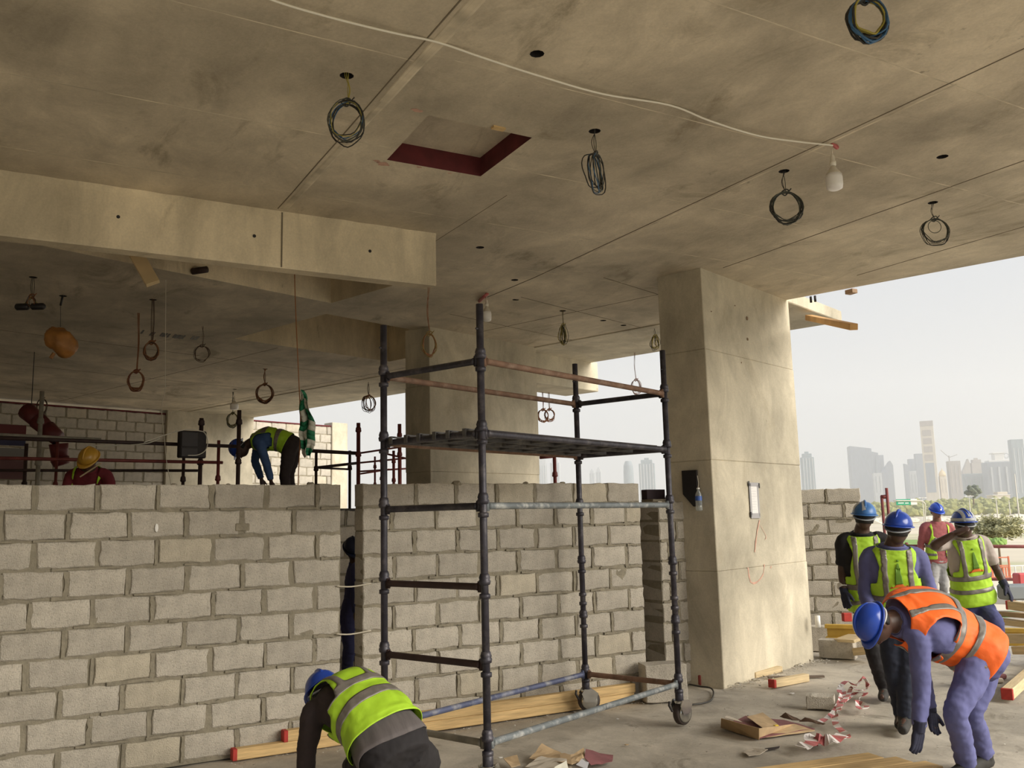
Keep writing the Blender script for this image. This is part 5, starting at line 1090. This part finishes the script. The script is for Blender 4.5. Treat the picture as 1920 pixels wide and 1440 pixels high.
person('pink', 'man in dusty red shirt and open vest facing the camera by the rail', dict(face=(-0.355,-0.86,-0.367), up=(-0.147,-0.306,0.941), skin=SKINM, shirt=PINKSH, pants=GREYPANT, vest=HIVIS, hat=HATB, hatmarks=(('badge', WHITE),), open=.075, voxel=.013, shirt0=6, hem=12, bands=((.62, .70), (.84, .90))))
person('gap', 'man in dark clothes half hidden in the gap between the partitions', dict(face=(-0.037,-0.772,-0.634), up=(-0.105,-0.33,0.938), skin=SKIN, shirt=COVERD, pants=COVERD, hat=HATDK, voxel=.013))
person('yellow', 'man in yellow hard hat and maroon shirt behind the left partition', dict(face=(-0.442,-0.543,-0.714), up=(-0.32,-0.602,0.731), skin=SKIN, shirt=MAROON, pants=BLACKC, vest=HIVIS, hat=HATY, open=.075, voxel=.013, ground=.99, bands=((.9, .95),)))
person('bent', 'man in blue sleeves and vest bending double on the far scaffold', dict(face=(-0.316,0.218,-0.923), up=(-0.9,0.347,0.263), skin=SKIN, shirt=BLUESH, pants=BROWNC, vest=HIVIS, hat=HATB, voxel=.013, ground=1.90, hem=14, bands=((.35, .45), (.70, .80))))
tag(MB().tube([(0.964,10.618,2.395), (0.778,10.747,2.259)], .008, 6).build('pale_stick', WOODP, None), 'thin pale stick before the chest of the yellow-hatted man', 'stick')

# ================================================================ TERRACE RAIL AND OUTSIDE
rl = thing('guard_rail', 'red-brown pipe guard rail along the terrace edge', 'railing', (14.39,10.261,-0.074))
r0 = rl.location.copy(); r0.z = 0; rl.location = r0
def RL(p): return Vector(p) - r0
pole(rl, RL((13.872,10.707,1.077)), RL((15.468,8.758,1.039)), .028, PIPERED, 'rail'); pole(rl, RL((13.902,10.787,0.513)), RL((15.497,8.835,0.499)), .026, PIPERED, 'rail')
for p in ((14.375,10.132,1.067), (13.954,10.661,1.075), (15.312,9.02,1.05)): pole(rl, RL((p[0], p[1], 0)), RL((p[0], p[1], p[2] + .06)), .028, PIPERED, cups=(p[2],))
fr = thing('rusty_upright', 'rusty upright frame between the outside wall and the workers', 'post', (11.527,9.201,1.366)); q0 = fr.location.copy(); q0.z = 0; fr.location = q0
for px, py in ((1653, 930), (1663, 915)):
    p = {1653: (11.484,9.131,1.916), 1663: (11.54,9.079,2.032)}[px]; pole(fr, Vector((p[0], p[1], 0)) - q0, Vector(p) - q0, .022, PIPERED)
pole(fr, Vector((11.478,9.137,1.9)) - q0, Vector((11.553,9.093,1.906)) - q0, .03, PIPERED, 'clamp')
# ground, sand mounds, green belt
SAND = mat('pale_sand', (.66, .58, .44), .95, var=.16, scale=.05, detail=8, stain=(.34, .36, .16), stain_amt=.8, stain_scale=.012)
GRASS = mat('watered_lawn', (.22, .34, .09), .95, var=.3, scale=.6)
LEAFD = mat('dusty_tree_foliage', (.36, .36, .13), .9, var=.35, scale=.35, objrand=.2); LEAFO = mat('olive_shrub_leaf', (.40, .38, .20), .8, var=.4, scale=9); BARK = mat('bark', (.20, .15, .10), .9)
GZ = -4.0
mm = MB(); rr_ = [0, 10, 22, 40, 70, 110, 170, 260, 380, 550, 800, 1200, 1800, 2600, 4000, 7000]; n = 72; vs = []
for r in rr_:
    for j in range(n):
        a = 2*pi*j/n; x, y = r*cos(a), r*sin(a); h = .8*nz((x, y, 0), .012)*min(1, r/60); vs.append((x, y, GZ + h + (1.6 if 300 < r < 1000 else 0)))
fs = [(i*n + j, i*n + (j + 1) % n, (i + 1)*n + (j + 1) % n, (i + 1)*n + j) for i in range(len(rr_) - 1) for j in range(n)]
mm.add(vs, fs); struct(mm.build('ground', SAND, None, True), 'pale sandy ground outside the site')
def blob(mm, p, r, seed, sub=1, sq=.8):
    bm = bmesh.new(); bmesh.ops.create_icosphere(bm, subdivisions=sub, radius=1)
    vs = []
    for v in bm.verts:
        k = 1 + .35*nz(v.co*1.7 + Vector((seed*3.1, 0, 0))); vs.append(Vector(p) + Vector((v.co.x*r*k, v.co.y*r*k, v.co.z*r*k*sq)))
    bm.verts.index_update(); mm.add(vs, [[v.index for v in f.verts] for f in bm.faces]); bm.free()
rr2 = random.Random(21); mm = MB()
base_l, base_r = Vector((269.092,451.435,3.804)), Vector((567.693,235.976,-2.727))
base_l.z = base_r.z = -2.5
nv2 = Vector((base_r - base_l).xy).orthogonal().normalized(); nv2 = Vector((nv2.x, nv2.y, 0)); nv2 = nv2 if nv2.dot(Vector(ax_f)) > 0 else -nv2
for k in range(1400):
    f = rr2.random(); dep = rr2.random(); r = rr2.uniform(1.6, 3.6); p = lerp(base_l, base_r, f) + nv2*(dep*160); p.z = -1.8 + dep*7.0 + 2.0*nz((f*40, dep*3, 0)) + r*.5
    blob(mm, p, r, k, 1)
tag(mm.build('tree_belt', LEAFD), 'hazy belt of dusty green trees below the skyline', 'trees', None, 'stuff')
mm = MB()
for k in range(160):
    f = k/160; p = lerp(Vector((255.323,239.026,-0.966)), Vector((339.581,156.505,-3.095)), f); p.z = -2.6 + .6*nz((f*30, 0, 0)); blob(mm, p, rr2.uniform(3, 6), k + 500, 2, .35)
tag(mm.build('sand_mounds', mat('bright_sand', (.78, .70, .55), .95, var=.1, scale=.2)), 'row of pale sand mounds before the green belt', 'sand', None, 'stuff')
# the dome shaped tree over the belt
def tree(name, label, p, r, h, m, seed, n=60, br=.35, trunk=.12, sub=1, flat=1.0):
    root = thing(name, label, 'tree', p); t = MB(); t.tube([(0, 0, 0), (.05*r, 0, h*.35), (0, .04*r, h*.6)], [trunk*1.3, trunk, trunk*.6], 8)
    q = random.Random(seed)
    for k in range(5): a = 2*pi*k/5; t.tube([(0, 0, h*.35), (r*.45*cos(a), r*.45*sin(a), h*.62)], [trunk*.6, trunk*.25], 6)
    t.build('trunk', BARK, root, True); c = MB()
    for k in range(n):
        a = q.uniform(0, 2*pi); u = q.random()**.5; z = q.uniform(-1, 1); w = math.sqrt(max(0, 1 - z*z)); blob(c, (r*u*w*cos(a), r*u*w*sin(a), h*.66 + z*u*h*.34*flat), r*br*q.uniform(.6, 1.1), seed*50 + k, sub)
    c.build('crown', m, root); return root
tree('tree', 'dark rounded tree standing above the green belt', Vector((403.36,269.442,8.557)) - Vector((0, 0, 5)), 3.0, 9, mat('grey_green_foliage', (.13, .15, .10), .9, var=.3, scale=.4), 3, 50, .45, .3)
# olive shrub with real leaves
sp_ = Vector((59.854,38.449,-0.597)); sh = thing('leafy_tree', 'sunlit olive-green leafy tree right of the white-striped hat', 'tree', (sp_.x, sp_.y, sp_.z))
t = MB(); t.tube([(0, 0, -2), (0, 0, .6)], [.09, .06], 8); q = random.Random(9); lf = MB()
for k in range(30):
    a = q.uniform(0, 2*pi); e_ = q.uniform(.15, 1.2); d = Vector((cos(a)*cos(e_), sin(a)*cos(e_), sin(e_)*.9)); L = q.uniform(1.0, 2.3); t.tube([(0, 0, .3), d*L*.5 + Vector((0, 0, .35)), d*L + Vector((0, 0, .3))], [.035, .02, .008], 5)
    for _ in range(190):
        c = d*L*q.uniform(.35, 1.05) + Vector((0, 0, .3)) + Vector((q.gauss(0, .17), q.gauss(0, .17), q.gauss(0, .13))); s = q.uniform(.07, .15); u = Vector((q.gauss(0, 1), q.gauss(0, 1), q.gauss(0, .6))).normalized(); v = u.orthogonal().normalized()
        lf.add([c - u*s, c + v*s*.5, c + u*s, c - v*s*.5], [(0, 1, 2, 3)])
t.build('trunk', BARK, sh, True); o = lf.build('foliage', LEAFO, sh); o['kind'] = 'stuff'
mm = MB()
for k in range(40):
    p = lerp(Vector((43.068,28.172,-0.271)), Vector((43.73,27.78,-0.184)), q.random()) + Vector((0, q.random(), q.random()*.25)); blob(mm, p, .28, k, 1)
tag(mm.build('hedge', GRASS), 'low bright green hedge under the olive-green leafy tree', 'hedge', None, 'stuff')
mm = MB(); a_, b_, c__, d__ = (76.242,61.968,-2.184), (79.922,59.872,-2.178), (107.417,79.131,-2.24), (101.581,82.427,-2.083); 
mm.add([a_, b_, c__, d__], [(0, 1, 2, 3)]); mm.add([Vector(p) - Vector((0, 0, 2)) for p in (a_, b_, c__, d__)], [(3, 2, 1, 0)]); tag(mm.build('lawn', GRASS), 'strip of bright lawn beyond the terrace rail', 'lawn')
# road furniture
def street(label, p, h, arm, m=mat('pale_pole', (.62, .58, .50), .6)):
    r = thing('street_lamp', label, 'lamp', (p[0], p[1], p[2]))
    MB().tube([(0, 0, -5), (0, 0, 0), (0, 0, h)], [.17, .16, .08], 8).build('pole', m, r, True)
    if arm:
        MB().tube([(-arm, 0, h), (arm, 0, h)], .07, 6).build('arm', m, r)
        for s in (-1, 1): MB().bbox((s*arm - .5, -.2, h - .12), (s*arm + .5, .2, h + .02), .04).build('lamp_head', WHITE, r)
    return r
for (b0_, t0_, lb) in (((176.972,108.847,0.589), (176.101,108.011,8.346), 'tall pale street lamp near the right edge of the picture'), ((243.886,164.193,-1.551), (243.392,163.305,5.256), 'street lamp in front of the dark rounded tree'), ((231.049,147.905,0.351), (230.596,147.491,4.265), 'short street lamp between the leafy tree and the cream building'), ((267.893,197.086,-1.687), (267.351,196.136,5.643), 'street lamp above the hat of the man in the red shirt'), ((243.747,152.333,0.212), (243.434,151.912,3.704), 'thin street lamp left of the tallest one')):
    street(lb, b0_, t0_[2] - b0_[2], 1.6 if 'tall' not in lb else 0)
gs = thing('road_sign', 'green and white road direction sign on a curved gantry arm', 'sign', (169.819,124.602,0.323))
gw = (Vector((168.225,125.066,2.903)) - Vector((164.335,127.263,3.008))).normalized(); gyaw = math.atan2(gw.y, gw.x); gs.rotation_euler = (0, 0, gyaw)
inv = Matrix.Rotation(-gyaw, 4, 'Z')
def G_(p): return inv @ (Vector(p) - gs.location)
MB().tube(catmull([G_((169.819,124.602,0.323)) - Vector((0, 0, 4)), G_((169.819,124.602,0.323)), G_((169.702,124.289,2.532)), G_((169.272,124.399,3.316)), G_((168.19,124.972,3.566)), G_((163.814,127.444,3.684))], 4), .13, 8).build('gantry', mat('pale_pole', (.6, .6, .6)), gs, True)
z1, z0_ = G_((165.255,126.573,3.976)).z, G_((165.319,126.745,2.761)).z
xa, xb, xc = G_((164.415,127.162,3.337)).x, G_((167.041,125.678,3.266)).x, G_((168.208,125.019,3.234)).x
MB().bbox((xa, -.35, z0_), (xb, -.2, z1), .03).build('green_panel', mat('sign_green', (.02, .36, .20), .5), gs); MB().bbox((xb, -.35, z0_), (xc, -.2, z1), .03).build('white_panel', WHITE, gs)
T = MB()
for (x_, z_, l_) in ((.12, .7, .3), (.5, .68, .35), (.12, .35, .4), (.6, .32, .25)):
    w = xb - xa; T.bbox((xa + w*x_, -.365, lerp(z0_, z1, z_) - .10), (xa + w*(x_ + l_), -.352, lerp(z0_, z1, z_) + .10), .01)
T.build('sign_lettering', WHITE, gs)
# barriers beyond the rail
ob = thing('plastic_barrier', 'orange mesh site barrier beyond the terrace rail', 'barrier', (23.307,14.971,-0.154)); bw_ = .0
Rm = -YAW; ob.rotation_euler = (0, 0, Rm)
OR = mat('orange_barrier', (.62, .19, .10), .6)
for x in (-.27, .22): MB().bbox((x - .02, -.02, 0), (x + .02, .02, .58), .006).build('upright', OR, ob)
for z in (.04, .30, .34, .55): MB().bbox((-.27, -.015, z - .015), (.22, .015, z + .015), .004).build('bar', OR, ob)
for i in range(7): MB().bbox((-.25 + .07*i, -.012, .05), (-.21 + .07*i, .012, .30), .004).build('slat', OR, ob)
wb = thing('white_railing', 'white railing at the far right beyond the orange barrier', 'railing', (25.728,15.948,-0.322), Rm)
for z in (.12, .36): MB().tube([(-.35, 0, z), (.8, 0, z)], .02, 8).build('rail', WHITE, wb)
for i in range(6): MB().tube([(-.35 + .2*i, 0, 0), (-.35 + .2*i, 0, .38)], .018, 8).build('post', WHITE, wb)
jb = thing('red_white_barrier', 'red and white plastic barrier at the right edge behind the timber', 'barrier', (13.442,8.278,0.389), Rm)
MB().bbox((-.16, -.1, .02), (.5, .1, .16), .02).build('white_block', WHITE, jb); MB().bbox((-.14, -.1, .16), (.5, .1, .34), .02).build('red_block', mat('barrier_red', (.60, .10, .10), .5), jb)
for i, p in enumerate(((14.066,9.686,0.285), (14.181,9.139,0.377), (13.384,9.383,0.244), (13.264,8.501,0.356))):
    M = MB(); M.bbox((-.35, -.2, -.06), (.35, .2, .05), .02); tag(M.build('foam_sheet', WHITE, None, False, p, (0, 0, Rm + .3*i)), ['white foam sheet lying on the terrace behind the red-shirted man', 'white foam sheet on the terrace right of the striped hat man', 'white foam sheet on the terrace near the rail post', 'white foam sheet on the terrace under the crate'][i], 'sheet')
# ---- skyline
def facade(name, c): return mat(name, c, .45, .0, var=.10, scale=.25, stretch=(1, 1, .35))
GL = facade('blue_grey_facade', (.24, .27, .32)); GL2 = facade('light_grey_facade', (.48, .50, .52)); CRM = facade('cream_facade', (.60, .53, .42)); GL3 = facade('teal_grey_facade', (.22, .27, .30)); BRN = facade('bare_concrete_facade', (.30, .27, .25)); TAN = facade('tan_panel_facade', (.38, .33, .29))
RY = math.atan2(-ax_f.x, ax_f.y)
def mull(root, w, d, z0, z1, n, m, proud=.5):
    for i in range(n):
        x = -w/2 + w*(i + .5)/n; mm = MB(); mm.box((x - w*.03, -d/2 - proud, z0), (x + w*.03, -d/2, z1)); mm.build('facade_fin', m, root)
def bldg(label, bl, br, top, m, D, kind='flat', fins=3, fm=GL2, depth=.8, yaw=.18):
    """tower: base corners bl/br and height are real positions at the skyline distance"""
    bl, br = Vector(bl), Vector(br); w = (br - bl).length; h = top[2] - bl.z; c = (bl + br)/2
    root = thing('tower', label, 'building', (c.x, c.y, bl.z), RY - yaw if yaw else RY); d = w*depth; body = MB(); zb_ = GZ - bl.z - 2
    if kind == 'slant': body.add([(-w/2, -d/2, zb_), (w/2, -d/2, zb_), (w/2, d/2, zb_), (-w/2, d/2, zb_), (-w/2, -d/2, h), (w/2, -d/2, h*.93), (w/2, d/2, h*.93), (-w/2, d/2, h)], [(3, 2, 1, 0), (4, 5, 6, 7), (0, 1, 5, 4), (1, 2, 6, 5), (2, 3, 7, 6), (3, 0, 4, 7)])
    elif kind == 'slantr': body.add([(-w/2, -d/2, zb_), (w/2, -d/2, zb_), (w/2, d/2, zb_), (-w/2, d/2, zb_), (-w/2, -d/2, h*.62), (w*.3, -d/2, h), (w*.3, d/2, h), (-w/2, d/2, h*.62), (w/2, -d/2, h*.86), (w/2, d/2, h*.86)], [(3, 2, 1, 0), (0, 1, 8, 5, 4), (2, 3, 7, 6, 9), (3, 0, 4, 7), (1, 2, 9, 8), (4, 5, 6, 7), (5, 8, 9, 6)])
    elif kind == 'step':
        body.bbox((-w/2, -d/2, zb_), (w/2, d/2, h*.86), w*.02); body.bbox((-w*.36, -d*.36, h*.86), (w*.36, d*.36, h*.95), w*.02); body.bbox((-w*.15, -d*.15, h*.95), (w*.15, d*.15, h), w*.01)
    elif kind == 'round':
        body.lathe([(w*.5, zb_), (w*.5, h*.7), (w*.46, h*.88), (w*.3, h), (w*.02, h*1.0)], 20)
    else: body.bbox((-w/2, -d/2, zb_), (w/2, d/2, h), w*.02)
    body.build('tower_body', m, root)
    if fins: mull(root, w*.96, d, 0, h*(.58 if kind == 'slantr' else .84), fins, fm, w*.03)
    return root, w, d, h
bldg('hazy stepped tower just right of the near column', (1162.853,1077.705,33.067), (1180.514,1067.73,32.591), (1167.645,1063.179,101.742), GL3, 1500, 'step', 4)
bldg('broad dark tower with a slanting roof, left of the twin pair', (1397.803,1175.759,38.058), (1430.871,1157.081,37.168), (1395.035,1162.741,123.02), GL, 1700, 'slant', 0)
bldg('left tower of the cluster with slanted crown', (1467.581,1194.149,38.356), (1485.497,1184.03,37.873), (1465.163,1181.9,117.676), GL, 1750, 'slant', 2, GL3)
bldg('square dark tower behind the pale low block', (1561.859,1256.502,40.17), (1579.852,1246.339,39.685), (1566.446,1241.18,114.163), GL, 1850, 'flat', 2, GL3)
bldg('pale low block in front of the dark twin towers', (1350.077,1087.431,33.133), (1361.543,1080.954,32.824), (1353.165,1079.782,67.422), GL2, 1600, 'flat', 2, GL3)
bldg('tower with a roof rising to the right', (1532.547,1215.257,38.783), (1551.896,1204.328,38.262), (1541.305,1199.897,99.164), GL, 1800, 'slantr', 0)
bldg('slim dark tower left of the second pale block', (1573.088,1192.358,37.691), (1583.224,1186.633,37.418), (1574.753,1181.902,93.038), GL, 1800, 'slant', 0)
bldg('dark tower behind the second pale block', (1625.308,1220.665,38.461), (1640.46,1212.107,38.053), (1629.347,1206.943,104.95), GL, 1850, 'flat', 2, GL3)
bldg('second pale low block left of the tallest tower', (1449.701,1088.973,32.568), (1459.836,1083.248,32.295), (1452.682,1080.541,71.767), GL2, 1650, 'flat', 2, GL3)
bldg('blue-grey tower touching the tallest tower', (1593.359,1180.908,37.145), (1607.18,1173.102,36.773), (1595.812,1166.596,112.328), GL, 1800, 'flat', 0)
root, w, d, h = bldg('tallest tower, cream frame with square recesses up its side', (1340.177,977.398,29.162), (1357.837,967.423,28.687), (1340.029,957.135,147.614), CRM, 1500, 'flat', 0, GL2, 1.1, .42)
M = MB(); M.bbox((-w*.5, -d*.5 - .6, h*.925), (w*.5, d*.5 + .3, h*1.0), .3); M.build('crown', TAN, root)
for i in range(4):
    z = h*(.83 - .115*i); M = MB(); M.bbox((-w*.36, -d*.5 - .5, z - h*.042), (w*.30, -d*.5 + .2, z + h*.042), .2); M.build('recess_panel', TAN, root)
M = MB(); M.bbox((-w*.36, -d*.5 - .5, 0), (w*.30, -d*.5 + .2, h*.41), .2); M.build('glass_panel', GL, root)
root, w, d, h = bldg('small cream domed tower right of the tallest tower', (1360.909,965.688,28.604), (1370.123,960.484,28.356), (1363.314,959.692,55.538), CRM, 1500, 'flat', 2, TAN)
M = MB(); M.lathe([(w*.5, h), (w*.55, h*1.12), (w*.35, h*1.3), (w*.08, h*1.4), (.02, h*1.55)], 14); M.build('dome', mat('cream_dome', (.72, .58, .36), .6), root, True)
root, w, d, h = bldg('unfinished tower under a crane', (1374.73,957.882,28.232), (1390.854,948.774,27.797), (1379.633,946.136,80.356), BRN, 1500, 'flat', 3, TAN)
M = MB(); M.tube([(-w*.3, 0, h), (-w*.3, 0, h*1.18)], .8, 6); M.tube([(-w*.3, 0, h*1.12), (-w*.95, 0, h*1.36)], .5, 5); M.tube([(-w*.3, 0, h*1.12), (w*.4, 0, h*1.2)], .5, 5); M.build('crane', BRN, root)
bldg('left peak of the twin-peaked tower', (1580.653,1072.82,31.16), (1592.836,1065.939,30.832), (1585.129,1059.44,94.211), TAN, 1700, 'slantr', 0)
bldg('right peak of the twin-peaked tower', (1595.446,1064.464,30.762), (1613.721,1054.142,30.269), (1603.299,1048.838,95.696), TAN, 1700, 'step', 0)
bldg('wide grey block before the twin-peaked tower', (1486.084,1010.77,28.541), (1520.483,991.34,27.614), (1503.915,994.794,62.434), GL3, 1600, 'flat', 5, GL)
root, w, d, h = bldg('big dark tower with a white crown near the right edge', (1476.142,958.568,26.719), (1518.987,934.368,25.565), (1495.538,938.492,79.295), GL, 1550, 'flat', 4, GL2, .6)
M = MB(); M.bbox((-w*.40, -d*.4, h), (w*.46, d*.4, h*1.06), .5); M.bbox((-w*.18, -d*.3, h*1.06), (w*.12, d*.3, h*1.27), .5); M.bbox((-w*.24, -d*.35, h*1.27), (w*.16, d*.35, h*1.31), .5); M.build('crown', WHITE, root)
M = MB(); M.tube([(w*.22 + w*.08*cos(a), -d*.2, h*1.2 + w*.08*sin(a)) for a in [2*pi*k/14 for k in range(14)]], 1.0, 6, closed=True); M.build('roof_ring', GL2, root)
bldg('teal-grey tower cut by the right edge of the picture', (1467.684,905.528,24.857), (1484.576,895.987,24.402), (1469.876,889.03,113.634), GL3, 1500, 'flat', 3, GL2)
bldg('pair of slim hazy towers seen through the tower scaffold, left one', (993.074,1638.034,43.323), (1006.69,1630.343,42.956), (995.546,1622.614,124.892), GL2, 1900, 'flat', 3, GL3)
bldg('pair of slim hazy towers seen through the tower scaffold, right one', (1014.471,1625.948,42.747), (1031.977,1616.06,42.275), (1017.623,1609.197,129.813), GL2, 1900, 'step', 3, GL3)
bldg('small stepped tower seen through the scaffold, left of two', (1085.47,1585.846,40.834), (1094.223,1580.902,40.599), (1086.079,1574.89,102.596), GL2, 1900, 'step', 2, GL3)
bldg('small stepped tower seen through the scaffold, right of two', (1097.141,1579.254,40.52), (1106.867,1573.76,40.258), (1098.547,1567.279,105.57), GL2, 1900, 'step', 2, GL3)
bldg('round-shouldered tower left of the column, seen through the scaffold', (1087.31,1469.073,37.187), (1104.816,1459.185,36.715), (1091.661,1453.868,111.273), GL3, 1800, 'round', 0)
bldg('wide ribbed tower nearest the column, seen through the scaffold', (1053.01,1372.712,34.512), (1078.246,1358.458,33.832), (1061.156,1355.055,110.296), GL3, 1700, 'step', 5, GL2)
lb = thing('low_building', 'cream low building at the foot of the white-crowned tower', 'building', (674.027,429.43,8.736), RY)
MB().bbox((-6.5, -5, -14), (6.5, 5, 2.8), .3).build('block', CRM, lb); MB().bbox((-2, -3, 2.8), (6.0, 3, 5.2), .3).build('upper_floor', CRM, lb); MB().bbox((-6.9, -5.3, 2.6), (6.9, 5.3, 3.0), .1).build('roof_edge', WHITE, lb)
# ---- haze over the plain
hz = MB(); cx, cy = (Vector(ax_f)*1600).xy; hz.box((-3200, -3200, 0), (3200, 3200, 420))
hm = bpy.data.materials.new('dust_haze'); hm.use_nodes = True; hn = hm.node_tree.nodes; hn.clear(); ho_ = hn.new('ShaderNodeOutputMaterial'); hv = hn.new('ShaderNodeVolumeScatter'); hv.inputs['Color'].default_value = (1, 1, .99, 1); hv.inputs['Density'].default_value = .00040; hv.inputs['Anisotropy'].default_value = 0.2
hm.node_tree.links.new(hv.outputs[0], ho_.inputs['Volume'])
f2 = Vector((ax_f.x, ax_f.y, 0)).normalized()
hz2 = MB(); hz2.box((-2600, 150, -6), (2600, 3000, 420)); hob = hz2.build('haze', hm, None, False, (0, 0, 0), (0, 0, math.atan2(-f2.x, f2.y))); tag(hob, 'pale dust haze over the plain in front of the skyline', 'haze', None, 'stuff')
